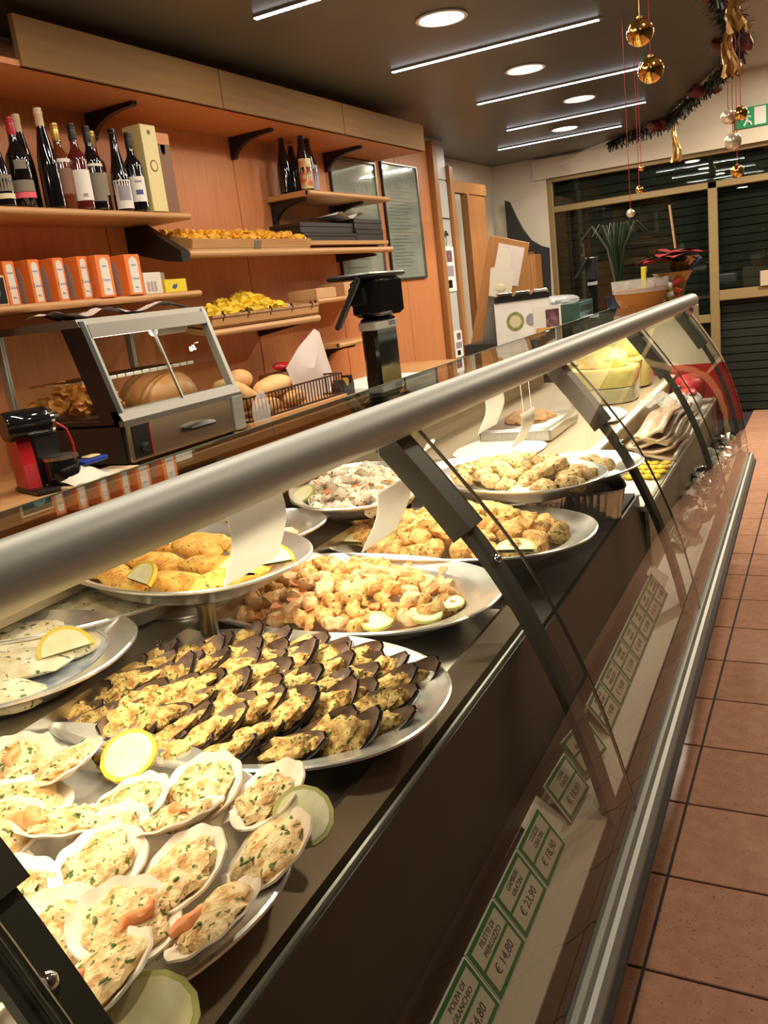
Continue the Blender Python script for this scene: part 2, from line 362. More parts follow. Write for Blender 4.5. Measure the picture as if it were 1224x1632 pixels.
win = structure(MB().box((-2.60, 9.24, 0), (2.0, 9.28, 2.5)).build('window_1', 'night', smooth=False))
slat = MB().extr([(9.20, -0.035), (9.22, -0.035), (9.235, 0), (9.22, 0.035), (9.20, 0.035)], -2.58, 2.0, 'x').mesh('shutter_slat', 'shutter', False)
for k in range(30): link('slat', slat, win, (0, 0, 0.05+0.08*k))
for (a, b) in (((-2.60, 9.06, 0), (-2.545, 9.13, 2.49)), ((-1.07, 9.06, 0), (-0.985, 9.13, 2.20)), ((0.45, 9.06, 0), (0.52, 9.13, 2.2)), ((-2.545, 9.06, 2.135), (2.0, 9.13, 2.20)), ((-2.545, 9.06, 0.9), (-1.07, 9.13, 0.98)), ((-0.985, 9.06, 1.10), (0.45, 9.13, 1.20)), ((-2.545, 9.06, 2.43), (2.0, 9.13, 2.49))):
    MB().box(a, b, ch=0.006).build('frame_bar', 'frame_bronze', win)
for a, b in (((-2.545, 9.09, 0.98), (-1.07, 9.10, 2.135)), ((-0.985, 9.09, 1.2), (0.45, 9.10, 2.135)), ((-2.545, 9.09, 2.2), (2.0, 9.10, 2.43))):
    MB().box(a, b).build('pane', 'glass_dark', win, smooth=False)
MB().box((-0.62, 9.03, 1.2), (-0.40, 9.06, 1.34), ch=0.004).build('letter_plate', 'cream', win)
# open wooden door and the blue curtain in the doorway
door = structure(MB().box((-2.90, 7.42, 0.0), (-2.86, 7.93, 2.30), ch=0.003).build('door_1', 'wood_door'))
MB().box((-2.862, 7.42, 0.0), (-2.83, 7.46, 2.30), ch=0.004).build('door_stile', 'wood_door', door)
MB().box((-2.90, 7.11, 2.30), (-2.85, 7.95, 2.40), ch=0.004).build('door_head', 'wood_door', door)
MB().grid(24, 2, lambda a, b: (-2.97+0.02*math.sin(a*40), 7.12+0.24*a, 0.02+2.2*b)).build('curtain', 'blue_curtain', door)
tag(MB().extr([(-3.0, 1.05), (-2.60, 1.05), (-2.58, 1.80), (-2.66, 1.83), (-2.76, 1.90), (-2.84, 2.02), (-2.90, 2.15), (-2.96, 2.30), (-3.0, 2.32)], 8.90, 8.95, 'y').build('curved_board', 'black_matte', smooth=False), 'black board with a curved top edge against the far white wall', 'panel')  # flat black shape, curved along its top edge
cab = thing('tall_cabinet', 'slim wooden cabinet standing beside the dark shop window', 'cabinet', (-2.76, 8.75, 0))
MB().box((-0.12, -0.12, 0), (0.11, 0.12, 1.75), ch=0.004).build('body', 'wood_door', cab)
MB().box((-0.10, -0.132, 0.05), (0.09, -0.12, 1.70), ch=0.003).build('door', 'wood_door', cab)
orn = thing('carved_ornament', 'small dark carved ornament on top of the slim wooden cabinet', 'ornament', (-2.76, 8.75, 1.75))
MB().box((-0.07, -0.03, 0), (0.07, 0.03, 0.03), ch=0.004).build('base', 'box_brown', orn)
MB().lathe([(0.02, 0), (0.035, 0.02), (0.015, 0.05), (0.022, 0.07), (0.004, 0.10)], 10, (0, 0, 0.03)).build('figure', 'laminate_brown', orn)
# ------------------------------------------------------------------ ceiling lamps
for k, (x, y) in enumerate(((-1.53, 1.32), (-1.53, 2.60), (-1.53, 3.885), (-1.56, 5.165), (-1.56, 6.37), (-1.97, 7.50), (-1.53, 0.05))):
    d = thing('downlight', ['round recessed ceiling downlight out of view nearer the bottle shelf', 'round recessed ceiling downlight just above the top of the picture', 'nearest and largest round ceiling downlight in view', 'second round ceiling downlight from the viewer', 'third round ceiling downlight, above the hanging baubles row', 'farthest and smallest round ceiling downlight', 'round recessed ceiling downlight behind the viewer'][k], 'ceiling lamp', (x, y, 2.68), 0, 'round ceiling downlights')
    MB().lathe([(0.100, 0.0), (0.112, -0.002), (0.114, -0.008), (0.100, -0.010), (0.094, -0.004), (0.094, 0.0)], 32, cap0=False, cap1=False).build('trim_ring', 'white', d)
    MB().lathe([(0.094, -0.003), (0.06, -0.006), (0.01, -0.007)], 32, cap0=False).build('diffuser', 'lamp_down', d)
    area('downlight_lamp', (0, 0, -0.02), (0, 0, 0), 0.17, 0.17, P_DOWN, C_WARM, d, 'DISK')
for k, (x0, x1, y) in enumerate(((-2.07, -0.95, 3.235), (-2.085, -0.968, 4.517), (-2.087, -1.015, 5.79), (-2.297, -1.212, 7.0), (-2.69, -1.585, 7.91), (-2.07, -0.95, 1.95))):
    d = thing('led_strip', ['LED strip light at the top edge of the picture', 'nearest full LED strip light across the ceiling', 'second LED strip light across the ceiling', 'third LED strip light across the ceiling', 'farthest LED strip light across the ceiling', 'LED strip light above the viewer'][k], 'strip light', ((x0+x1)/2, y, 2.68), 0, 'LED strips across the ceiling')
    h = (x1-x0)/2
    MB().box((-h, -0.014, -0.010), (h, 0.014, 0.0)).build('channel', 'led_bar', d, smooth=False)
    n = int(2*h/0.028); mb = MB()
    for i in range(n): mb.box((-h+0.004+i*0.028, -0.011, -0.014), (-h+0.026+i*0.028, 0.011, -0.010))
    stuff(mb.build('led_row', 'lamp_led', d, smooth=False))
    area('led_lamp', (0, 0, -0.025), (0, 0, 0), 2*h, 0.02, P_STRIP, (1.0, 0.90, 0.76), d)
for k, (x, y) in enumerate(((0.15, 0.2), (0.15, 2.4), (0.15, 4.6), (0.15, 6.4), (0.35, 7.6))):  # added fill lamps, out of view, to brighten the floor and far lintel
    d = thing('downlight', ['recessed downlight above the customer aisle, nearest the viewer', 'recessed downlight above the customer aisle, second', 'recessed downlight above the customer aisle, third', 'recessed downlight above the customer aisle, by the window', 'recessed downlight in the corner before the far lintel'][k], 'ceiling lamp', (x, y, 3.1), 0, 'downlights above the customer aisle')
    MB().lathe([(0.100, 0.0), (0.112, -0.002), (0.114, -0.008), (0.100, -0.010), (0.094, -0.004), (0.094, 0.0)], 32, cap0=False, cap1=False).build('trim_ring', 'white', d)
    MB().lathe([(0.094, -0.003), (0.06, -0.006), (0.01, -0.007)], 32, cap0=False).build('diffuser', 'lamp_down', d)
    area('downlight_lamp', (0, 0, -0.02), (0, 0, 0), 0.17, 0.17, P_FILL*(13.0 if k == 4 else 1), (1.0, .84, .64), d, 'DISK')
# ================================================================== SHELVING ON THE WOODEN WALL
cor = thing('cornice', 'long wooden cornice box running above the bottle shelf', 'cornice', (WL, 0, 2.44))
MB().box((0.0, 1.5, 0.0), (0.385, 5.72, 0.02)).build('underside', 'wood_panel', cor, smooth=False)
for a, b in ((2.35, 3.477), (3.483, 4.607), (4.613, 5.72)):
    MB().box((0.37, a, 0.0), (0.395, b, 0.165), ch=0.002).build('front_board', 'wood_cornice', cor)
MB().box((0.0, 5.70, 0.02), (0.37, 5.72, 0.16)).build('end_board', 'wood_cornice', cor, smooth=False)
def arcbracket(y, depth, drop, w=0.03):
    pts = [(0, 0), (depth, 0), (depth, -0.012)]
    for k in range(9):
        t = k/8*math.pi/2; pts.append((depth-0.01 - (depth-0.035)*math.sin(t), -0.018 - (drop-0.018)*(1-math.cos(t))))
    pts += [(0.0, -drop)]
    return MB().extr([(p[0], p[1]) for p in pts], y-w/2, y+w/2, 'y')
for y in (3.03, 4.05, 5.03): arcbracket(y, 0.27, 0.11).build('bracket', 'bracket_black', cor, smooth=False)
def shelf(name, label, z, y0, y1, depth, th=0.028, brk=(), drop=0.10, lip=True):
    s = thing(name, label, 'shelf', (WL, 0, z))
    MB().box((0, y0, -th), (depth-0.012, y1, 0), ch=0.002).build('board', 'wood_shelf', s)
    if lip: MB().tube([(depth-0.012, y0, -th/2), (depth-0.012, y1, -th/2)], th/2, 12).build('front_edge', 'wood_shelf', s)
    for y in brk: arcbracket(y, depth*0.8, drop).build('bracket', 'bracket_black', s, smooth=False, loc=(0, 0, -th))
    return s
shelf('bottle_shelf', 'upper left wooden shelf carrying the row of wine bottles', 2.0, 1.5, 3.255, 0.29, brk=(2.02,), drop=0.09)
shelf('small_bottle_shelf', 'short wooden shelf carrying three sparkling wine bottles', 2.15, 4.31, 5.31, 0.29, th=0.03, brk=(4.36, 5.03), drop=0.12)
shelf('carton_shelf', 'left wooden shelf carrying the orange pasta cartons', 1.665, 1.5, 3.24, 0.29)
shelf('low_shelf', 'small wooden shelf low on the wall behind the till display', 1.30, 4.45, 4.95, 0.28, brk=(4.72,), drop=0.09)
shelf('box_shelf', 'short wooden shelf holding a cardboard box beside the pasta basket', 1.565, 4.25, 5.1, 0.29)
def sloped(name, label, y0, y1, zf, zb, y_split=None):
    s = thing(name, label, 'shelf', (WL, 0, 0))
    P = lambda o: [(0.0, zb), (0.28, zf), (0.28, zf-0.025), (0.0, zb-0.025)]
    edges = [y0] + ([y_split] if y_split else []) + [y1]
    for a, b in zip(edges, edges[1:]):
        MB().extr(P(0), a+0.001, b-0.001, 'y').build('board', 'wood_shelf', s, smooth=False)
        MB().tube([(0.285, a+0.001, zf-0.013), (0.285, b-0.001, zf-0.013)], 0.018, 12).build('front_edge', 'wood_shelf', s)
    return s
s3 = sloped('tray_shelf', 'sloping wooden shelf carrying the pasta tray and black boxes', 3.19, 5.26, 1.835, 1.905, 4.24)
MB().extr([(0.0, 1.98), (0.10, 1.97), (0.30, 1.835), (0.30, 1.79), (0.22, 1.80), (0.0, 1.86)], 3.13, 3.185, 'y').build('support_arm', 'bracket_black', s3, smooth=False)
MB().extr([(0.0, 1.86), (0.28, 1.80), (0.28, 1.785), (0.0, 1.78)], 5.02, 5.05, 'y').build('support_arm', 'bracket_black', s3, smooth=False)
s4 = sloped('basket_shelf', 'sloping wooden shelf carrying the basket of yellow pasta', 3.26, 4.235, 1.475, 1.53)
MB().extr([(0.0, 1.50), (0.27, 1.45), (0.27, 1.44), (0.0, 1.40)], 4.04, 4.07, 'y').build('support_arm', 'bracket_black', s4, smooth=False)
# ------------------------------------------------------------------ bottles
def bottle(x, y, h, kind, glass, cap, label, lab=None, strip=None, base=2.0, group='wine bottles on the upper left shelf', name='wine_bottle', r=0.037, facing=-0.55, ls=None):
    t = thing(name, label, 'bottle', (x, y, base), facing, group)
    if kind == 'bordeaux': prof = [(r*.85, 0), (r, .006), (r, h*.58), (r*.93, h*.63), (r*.60, h*.68), (.0155, h*.73), (.0140, h*.80), (.0140, h*.985), (.013, h)]
    elif kind == 'flute': prof = [(r*.85, 0), (r, .006), (r, h*.42), (r*.92, h*.52), (r*.68, h*.66), (.0165, h*.80), (.0140, h*.88), (.0140, h*.985), (.013, h)]
    elif kind == 'round': prof = [(r*.85, 0), (r*.98, .006), (r*1.05, h*.40), (r*1.05, h*.52), (r*.98, h*.58), (r*.6, h*.66), (.0165, h*.71), (.0150, h*.80), (.0150, h*.985), (.014, h)]
    else: prof = [(r*.85, 0), (r, .006), (r*1.02, h*.36), (r*.94, h*.46), (r*.70, h*.58), (.0190, h*.72), (.0155, h*.82), (.0155, h*.985), (.014, h)]
    MB().lathe(prof, 20).build('glass_body', glass, t)
    MB().lathe([(.0150, h*.81), (.0158, h*.82), (.0152, h*.94), (.0165, h*.945), (.0165, h*.965), (.0152, h*.97), (.0150, h*1.004), (.010, h*1.008)], 16).build('capsule', cap, t)
    rr = r*1.05 if kind == 'round' else r
    def wrap(z0, z1, m, w, nm, off=0.0006, parent=t):
        return MB().grid(10, 2, lambda a, b: ((rr+off)*math.cos((a-.5)*w), (rr+off)*math.sin((a-.5)*w), z0+(z1-z0)*b)).build(nm, m, parent)
    if lab:
        l = wrap(h*lab[0], h*lab[1], lab[2], 2.3, 'label')
        if ls:
            for (a, b, m, wd) in ls: wrap(h*a, h*b, m, wd, 'label_print', 0.0012, l)
    if strip: wrap(h*strip[0], h*strip[1], strip[2], 2.3, 'label_band', 0.0009)
    return t
XB = -2.60
bottle(XB, 2.285, 0.25, 'champ', 'wine_dark', 'cap_gold', 'leftmost bottle on the shelf, gold capsule, cut by the picture edge', (.20, .42, 'label_grey'), (.10, .17, 'label_cream'))
bottle(XB, 2.375, 0.305, 'round', 'wine_dark', 'cap_red', 'broad dark bottle with red capsule and pink label band', (.17, .30, 'label_grey'), (.10, .165, 'label_pink'), r=0.040, ls=((.42, .52, 'label_grey', 1.0),))
bottle(XB-0.09, 2.49, 0.345, 'flute', 'wine_dark', 'cap_cream', 'tall slim dark bottle with cream capsule, behind the red-capped bottle', None)
bottle(XB, 2.515, 0.352, 'flute', 'wine_dark', 'cap_cream', 'tallest slim dark bottle with cream capsule, in the front row', None)
bottle(XB-0.02, 2.600, 0.312, 'bordeaux', 'wine_amber', 'cap_gold', 'amber bottle with gold capsule and brown oval label', (.18, .48, 'label_brown'), (.55, .59, 'label_white'))
bottle(XB+0.01, 2.655, 0.312, 'bordeaux', 'wine_red', 'cap_black', 'red wine bottle with tall white label and black capsule', (.10, .46, 'label_white'), ls=((.14, .18, 'label_greyblue', .5),))
bottle(XB+0.01, 2.732, 0.310, 'bordeaux', 'wine_dark', 'cap_black', 'dark bottle with black label and white neck tag', (.10, .44, 'label_grey'), (.52, .55, 'label_white'))
bottle(XB-0.075, 2.845, 0.318, 'bordeaux', 'wine_red', 'cap_gold', 'gold-capped bottle with cream label in the back row', (.22, .50, 'label_cream'), ls=((.40, .46, 'label_brown', .6),))
bottle(XB, 2.885, 0.318, 'champ', 'wine_dark', 'cap_black', 'sloping-shouldered dark bottle with white picture label and black capsule', (.03, .38, 'label_white'), ls=((.13, .31, 'label_greyblue', 1.4),))
bottle(XB+0.01, 2.963, 0.310, 'bordeaux', 'wine_dark', 'cap_black', 'dark bottle with white label and small purple square, beside the gold box', (.12, .44, 'label_white'), ls=((.21, .27, 'ink_blue', .8), (.36, .39, 'label_greyblue', .8)))
gb = thing('gift_box', 'tall pale gold gift box standing at the end of the bottle row', 'box', (-2.61, 3.062, 2.0))
MB().box((-0.05, -0.047, 0), (0.05, 0.047, 0.348), ch=0.002).build('carton', 'box_gold', gb)
MB().lathe([(0.024, 0), (0.024, 0.001)], 24, M=Matrix.Rotation(R(90), 4, 'Y')).build('seal', 'label_brown', gb, loc=(0.0502, 0, 0.185))
MB().lathe([(0.018, 0), (0.018, 0.001)], 24, M=Matrix.Rotation(R(90), 4, 'Y')).build('seal_centre', 'box_gold', gb, loc=(0.0512, 0, 0.185))
MB().lathe([(0.010, 0), (0.010, 0.001)], 6, M=Matrix.Rotation(R(90), 4, 'Y')).build('emblem', 'label_brown', gb, loc=(0.0502, 0, 0.318))
bb = thing('gift_carton', 'brown gift carton with a cut-out top, right of the gold box', 'box', (-2.63, 3.168, 2.0))
MB().box((-0.045, -0.050, 0), (0.045, 0.050, 0.285), ch=0.002).build('carton', 'box_brown', bb)
MB().extr([(-0.05, 0.285), (-0.015, 0.285), (-0.012, 0.25), (0, 0.24), (0.012, 0.25), (0.015, 0.285), (0.05, 0.285), (0.05, 0.33), (-0.05, 0.33)], 0.040, 0.045, 'x').build('top_flap', 'wood_panel', bb, smooth=False)
G2 = 'sparkling wine bottles on the short shelf'
bottle(-2.72, 4.345, 0.325, 'champ', 'wine_dark', 'cap_black', 'leftmost dark sparkling wine bottle on the short shelf', None, None, 2.15, G2, 'sparkling_bottle', 0.042)
bottle(-2.62, 4.385, 0.335, 'champ', 'wine_dark', 'cap_blue', 'sparkling wine bottle with blue capsule and painted flower label', (.03, .50, 'label_art'), None, 2.15, G2, 'sparkling_bottle', 0.043)
bottle(-2.65, 4.50, 0.345, 'champ', 'wine_dark', 'cap_black', 'dark sparkling wine bottle in a purple sleeve, rightmost on the short shelf', (.03, .42, 'label_greyblue'), None, 2.15, G2, 'sparkling_bottle', 0.043)
bottle(-2.76, 4.50, 0.33, 'champ', 'wine_dark', 'cap_cream', 'sparkling wine bottle with pale capsule behind the blue-capped one', None, None, 2.15, G2, 'sparkling_bottle', 0.042)
# ------------------------------------------------------------------ pasta cartons on the left shelf
PL = ['leftmost orange pasta carton in the row', 'second orange pasta carton from the left', 'third orange pasta carton from the left', 'fourth orange pasta carton from the left', 'fifth orange pasta carton from the left, its arched label facing out', 'rightmost orange pasta carton beside the white box']
for k, (y, fx_) in enumerate(((2.315, -2.69), (2.40, -2.655), (2.487, -2.62), (2.575, -2.585), (2.655, -2.555), (2.820, -2.555))):
    t = thing('pasta_carton', PL[k], 'carton', (fx_-.09, y, 1.665), 0, 'orange pasta cartons on the left shelf')
    wd = 0.044 if k == 5 else (0.041 if k == 4 else 0.026)
    MB().box((-0.09, -wd, 0), (0.09, wd, 0.162), ch=0.002).build('carton', 'carton_orange', t)
    def arch(hw, z0, z1, x, nm, m, ax='x'):
        pts = [(-hw, z0), (hw, z0), (hw, z1-hw)] + [(hw*math.cos(a*math.pi/8), z1-hw+hw*math.sin(a*math.pi/8)) for a in range(1, 8)] + [(-hw, z1-hw)]
        return MB().extr(pts, x, x+0.001, ax).build(nm, m, t, smooth=False)
    arch(wd*.58, 0.008, 0.152, 0.0902, 'front_label', 'carton_white')
    o = MB().extr([(-0.05, 0.008), (0.05, 0.008), (0.05, 0.10), (0.035, 0.135), (0, 0.15), (-0.035, 0.135), (-0.05, 0.10)], -wd-0.001, -wd, 'y').build('side_label', 'carton_grey', t, smooth=False)
    for zz, tx, sz in ((0.118, 'PASTA', 0.009), (0.066, 'Cocco', 0.016), (0.03, '500 g', 0.008)):
        link('lettering', text_mesh(tx, sz, 'ink_blue'), t, (0.0915, 0, zz), (R(90), 0, R(90)))
for (y, hw, hz, m, lab, tx) in ((2.945, 0.055, 0.088, 'carton_white', 'white tea carton beside the orange pasta cartons', None), (3.09, 0.072, 0.055, 'carton_yellow', 'flat yellow carton with blue mark at the end of the carton shelf', None)):
    t = thing('small_carton', lab, 'carton', (-2.635, y, 1.665), 0)
    MB().box((-0.06, -hw, 0), (0.06, hw, hz), ch=0.0015).build('carton', m, t)
    if m == 'carton_white':
        for q in range(3): MB().box((0.0602, -0.04+q*0.022, 0.01), (0.061, -0.025+q*0.022, 0.05)).build('print_block', 'carton_grey', t, smooth=False)
    else: MB().extr([(-0.03, 0.02), (-0.012, 0.035), (0.0, 0.03), (0.01, 0.04), (0.004, 0.02), (-0.012, 0.012)], 0.0602, 0.061, 'x').build('emblem', 'ink_blue', t, smooth=False)
t = thing('small_carton', 'small yellow and white carton behind the flat yellow carton', 'carton', (-2.72, 3.10, 1.665))
MB().box((-0.02, -0.075, 0), (0.022, 0.02, 0.095), ch=0.0015).build('carton', 'carton_yellow', t)
MB().box((-0.02, 0.02, 0), (0.022, 0.07, 0.095), ch=0.0015).build('white_end', 'carton_white', t)
t = thing('framed_picture', 'small black framed picture with teal circle at the shelf end', 'picture', (-2.60, 2.13, 1.665))
MB().box((-0.006, -0.075, 0), (0.006, 0.075, 0.105), ch=0.003).build('frame', 'wood_light', t)
MB().box((0.006, -0.067, 0.008), (0.0075, 0.067, 0.097)).build('print', 'black', t, smooth=False)
MB().lathe([(0.032, 0), (0.032, 0.001), (0.02, 0.0015), (0.02, 0.0005)], 24, M=Matrix.Rotation(R(90), 4, 'Y')).build('circle', 'teal', t, loc=(0.008, 0.01, 0.05))
# ------------------------------------------------------------------ pasta tray with nests, basket with yellow pasta
t = thing('pasta_tray', 'long shallow wooden tray with a paper price tag, holding golden pasta nests', 'tray', (-2.57, 3.73, 1.84), 0, None, (0, R(14), 0))
MB().box((-0.25, -0.51, 0.0), (0.01, 0.51, 0.008), ch=0.002).build('base', 'wood_light', t)
for a, b in (((0.0, -0.51, 0.008), (0.012, -0.004, 0.05)), ((0.0, 0.004, 0.008), (0.012, 0.51, 0.05)), ((-0.25, -0.51, 0.008), (-0.24, 0.51, 0.05)), ((-0.24, -0.51, 0.008), (0.0, -0.50, 0.05)), ((-0.24, 0.50, 0.008), (0.0, 0.51, 0.05))):
    MB().box(a, b, ch=0.001).build('side_board', 'wood_shelf', t)
MB().box((0.0125, -0.03, -0.015), (0.014, 0.03, 0.042)).build('price_tag', 'label_grey', t, smooth=False)
nests = [MB().blob(0.038, 0.038, 0.024, 0.75, 75, s_, 3).mesh('pasta_nest', 'pasta_nest') for s_ in range(3)]
nests2 = [MB().blob(0.045, 0.042, 0.028, 0.8, 65, s_+7, 3).mesh('pasta_nest', 'pasta_yellow') for s_ in range(3)]
c14, s14 = math.cos(R(14)), math.sin(R(14))
for i in range(13):
    for j in range(3):
        lx = -0.045-0.075*j; ly = -0.455+0.076*i + random.uniform(-.01, .01); lz = 0.038+random.uniform(-.004, .012)
        o = link('pasta_nest', nests[(i+j) % 3], None, (-2.57+lx*c14+lz*s14, 3.73+ly, 1.84-lx*s14+lz*c14), (0, R(14), random.uniform(0, 6)))
        tag(o, 'golden nest of dried egg pasta in the long wooden tray', 'pasta nest', 'pasta nests in the wooden tray')
t = thing('wicker_tray', 'wicker tray lined with paper holding yellow pasta above the food warmer', 'basket', (-2.57, 3.75, 1.485), 0, None, (0, R(10), 0))
MB().box((-0.25, -0.48, 0.0), (0.01, 0.48, 0.008), ch=0.002).build('base', 'wicker', t)
for a, b in (((0.0, -0.48, 0.008), (0.014, 0.48, 0.045)), ((-0.25, -0.48, 0.008), (-0.24, 0.48, 0.06)), ((-0.24, -0.48, 0.008), (0.0, -0.468, 0.05)), ((-0.24, 0.468, 0.008), (0.0, 0.48, 0.05))):
    MB().box(a, b, ch=0.003).build('side', 'wood_shelf', t)
MB().tube([(0.007, -0.48, 0.052), (0.007, 0.48, 0.052)], 0.010, 8).build('woven_rim', 'wicker', t)
for k in range(5): MB().tube([(0.012, -0.40+0.2*k, 0.03), (0.016, -0.39+0.2*k, 0.06), (0.0, -0.385+0.2*k, 0.075), (-0.012, -0.37+0.2*k, 0.05)], 0.004, 6).build('wicker_loop', 'basket_wire', t)
MB().grid(16, 6, lambda a, b: (-0.235+0.23*b, 0.02+0.44*a, 0.04+0.015*math.sin(a*21+b*7))).build('paper_lining', 'paper_pink', t)
k = 0
for (ly, lx, lz) in [(-.42, -.05, .05), (-.35, -.06, .05), (-.28, -.05, .05), (-.21, -.07, .05), (-.40, -.13, .05), (-.30, -.13, .06), (-.20, -.14, .06), (-.02, -.06, .06), (.04, -.05, .06), (.10, -.06, .06), (.16, -.05, .055), (0.0, -.13, .075), (.06, -.12, .09), (.12, -.13, .085), (.18, -.14, .07), (.03, -.19, .09), (.10, -.2, .10), (-.07, -.14, .06), (-.1, -.2, .07), (.22, -.08, .05)]:
    o = link('pasta_heap', nests2[k % 3], None, (-2.57+lx, 3.75+ly, 1.485-lx*0.17+lz), (0, 0, k)); k += 1
    tag(o, 'tangle of bright yellow fresh pasta in the wicker tray', 'pasta', 'yellow pasta in the wicker tray')
for k, (ly, lx) in enumerate(((-.30, -.21), (-.18, -.22), (-.05, -.225), (.30, -.21))):
    tag(MB().blob(0.05, 0.045, 0.035, 0.12, 20, k, 2).build('bread_roll', 'bread', None, loc=(-2.57+lx, 3.75+ly, 1.56)), 'round bread roll at the back of the wicker tray', 'bread roll', 'rolls at the back of the wicker tray')
for k, (y0, y1, z0, z1, x) in enumerate(((4.255, 4.86, 1.882, 1.925, -2.60), (4.255, 4.86, 1.927, 1.985, -2.615), (4.868, 5.235, 1.880, 1.948, -2.60), (4.868, 5.235, 1.950, 2.012, -2.605))):
    lab = ['lower long flat black box beside the pasta tray', 'upper long flat black box beside the pasta tray', 'lower short black box at the end of the sloping shelf', 'upper short black box at the end of the sloping shelf'][k]
    t = thing('black_box', lab, 'box', (x, (y0+y1)/2, z0), 0, 'flat black boxes on the sloping shelf')
    MB().box((-0.20, -(y1-y0)/2, 0), (0, (y1-y0)/2, (z1-z0)*.6), ch=0.002).build('tray', 'blackbox', t)
    MB().box((-0.202, -(y1-y0)/2-0.002, (z1-z0)*.6), (0.002, (y1-y0)/2+0.002, z1-z0), ch=0.002).build('lid', 'blackbox', t)
t = thing('wooden_board', 'thin wooden board under the flat black boxes', 'board', (-2.60, 4.75, 1.856)); MB().box((-0.20, -0.49, 0), (0.03, 0.49, 0.024), ch=0.002).build('board', 'wood_shelf', t)
tag(MB().grid(10, 5, lambda a, b: (-2.80+0.2*b, 4.65+0.35*a, 2.03+0.02*math.sin(a*9)*b)).build('paper_sheet', 'paper', None), 'loose white paper lying on the black boxes', 'paper')
t = thing('cardboard_box', 'small open cardboard box beside the basket of yellow pasta', 'box', (-2.66, 4.37, 1.565)); MB().box((-0.10, -0.11, 0), (0.09, 0.11, 0.055), ch=0.002).build('box', 'cardboard', t); MB().box((-0.09, -0.10, 0.055), (0.08, 0.10, 0.058)).build('flap', 'cardboard', t, smooth=False)
t = thing('cardboard_box', 'larger cardboard box behind the till display on the short shelf', 'box', (-2.68, 4.75, 1.565)); MB().box((-0.10, -0.13, 0), (0.09, 0.13, 0.075), ch=0.002).build('box', 'cardboard', t); MB().box((-0.09, -0.12, 0.075), (0.08, 0.12, 0.078)).build('flap', 'cardboard', t, smooth=False)
# ------------------------------------------------------------------ framed notices on the wood wall
def notice(name, label, y0, y1, z0, z1, lines):
    t = thing(name, label, 'notice', (WL, (y0+y1)/2, z0)); hw = (y1-y0)/2; h = z1-z0
    for a, b in (((0, -hw, 0), (0.02, -hw+0.015, h)), ((0, hw-0.015, 0), (0.02, hw, h)), ((0, -hw+0.015, 0), (0.02, hw-0.015, 0.015)), ((0, -hw+0.015, h-0.015), (0.02, hw-0.015, h))):
        MB().box(a, b, ch=0.002).build('frame_bar', 'bracket_black' if a[1] == -hw else 'alu_dark', t)
    MB().box((0, -hw+0.015, 0.015), (0.006, hw-0.015, h-0.015)).build('sheet', 'poster', t, smooth=False)
    MB().box((0.010, -hw+0.015, 0.015), (0.012, hw-0.015, h-0.015)).build('pane', 'glass_clear', t, smooth=False)
    mb = MB(); rr = random.Random(3)
    for k in range(lines):
        zz = h*0.12+(h*0.7)*k/lines; mb.box((0.0062, -hw*.75, zz), (0.0070, -hw*.75+hw*rr.uniform(.7, 1.45), zz+0.006))
    stuff(mb.build('printed_lines', 'poster_line', t, smooth=False))
notice('framed_notice', 'framed notice behind the short bottle shelf, left of the pair', 5.06, 5.70, 1.64, 2.43, 10)
notice('framed_notice', 'framed price list at the end of the wooden wall, right of the pair', 5.79, 6.40, 1.63, 2.45, 24)
# photos on the white column
for (y, z, hw, h, lab) in ((6.88, 1.50, 0.125, 0.36, 'sheet of photographs hanging on the white column panel'), (6.93, 0.95, 0.09, 0.22, 'small photograph low on the white column panel')):
    t = thing('photo_sheet', lab, 'picture', (WL+0.004, y, z))
    MB().box((0, -hw, 0), (0.004, hw, h)).build('sheet', 'paper', t, smooth=False)
    MB().box((0.0042, -hw*.3, h*.66), (0.005, hw*.65, h*.92)).build('photo', 'photo_dark', t, smooth=False)
    MB().box((0.0042, -hw*.7, h*.34), (0.005, hw*.75, h*.58)).build('photo', 'label_greyblue', t, smooth=False)
    MB().box((0.0042, -hw*.5, h*.08), (0.005, hw*.3, h*.26)).build('photo', 'black', t, smooth=False)
t = thing('mistletoe_sprig', 'small green sprig hanging above the photographs on the column', 'sprig', (WL+0.006, 6.87, 1.90))
MB().tube([(0, 0, -0.03), (0.004, 0, 0.0), (0.004, 0, 0.05)], 0.003, 6).build('stem', 'leaf', t)
for k in range(5): MB().blob(0.006, 0.012, 0.022, 0.1, 30, k, 1).build('leaf', 'leaf', t, loc=(0.006, (k-2)*0.016, 0.06+0.012*(k % 2)), rot=(R((k-2)*25), 0, 0))
# ================================================================== WALL COUNTER AND WHAT STANDS ON IT
CT = 1.055
t = thing('wall_counter', 'long wooden work counter along the panelled wall', 'counter', (WL, 0, 0))
MB().box((0.0, -1.4, CT-0.04), (0.72, 5.6, CT), ch=0.004).build('worktop', 'wood_shelf', t)
for k in range(7): MB().box((0.02, -1.4+k*1.0+0.003, 0.08), (0.66, -1.4+(k+1)*1.0-0.003, CT-0.04), ch=0.003).build('cabinet_front', 'wood_door', t)
MB().box((0.02, -1.4, 0), (0.60, 5.6, 0.08)).build('plinth', 'black_matte', t, smooth=False)
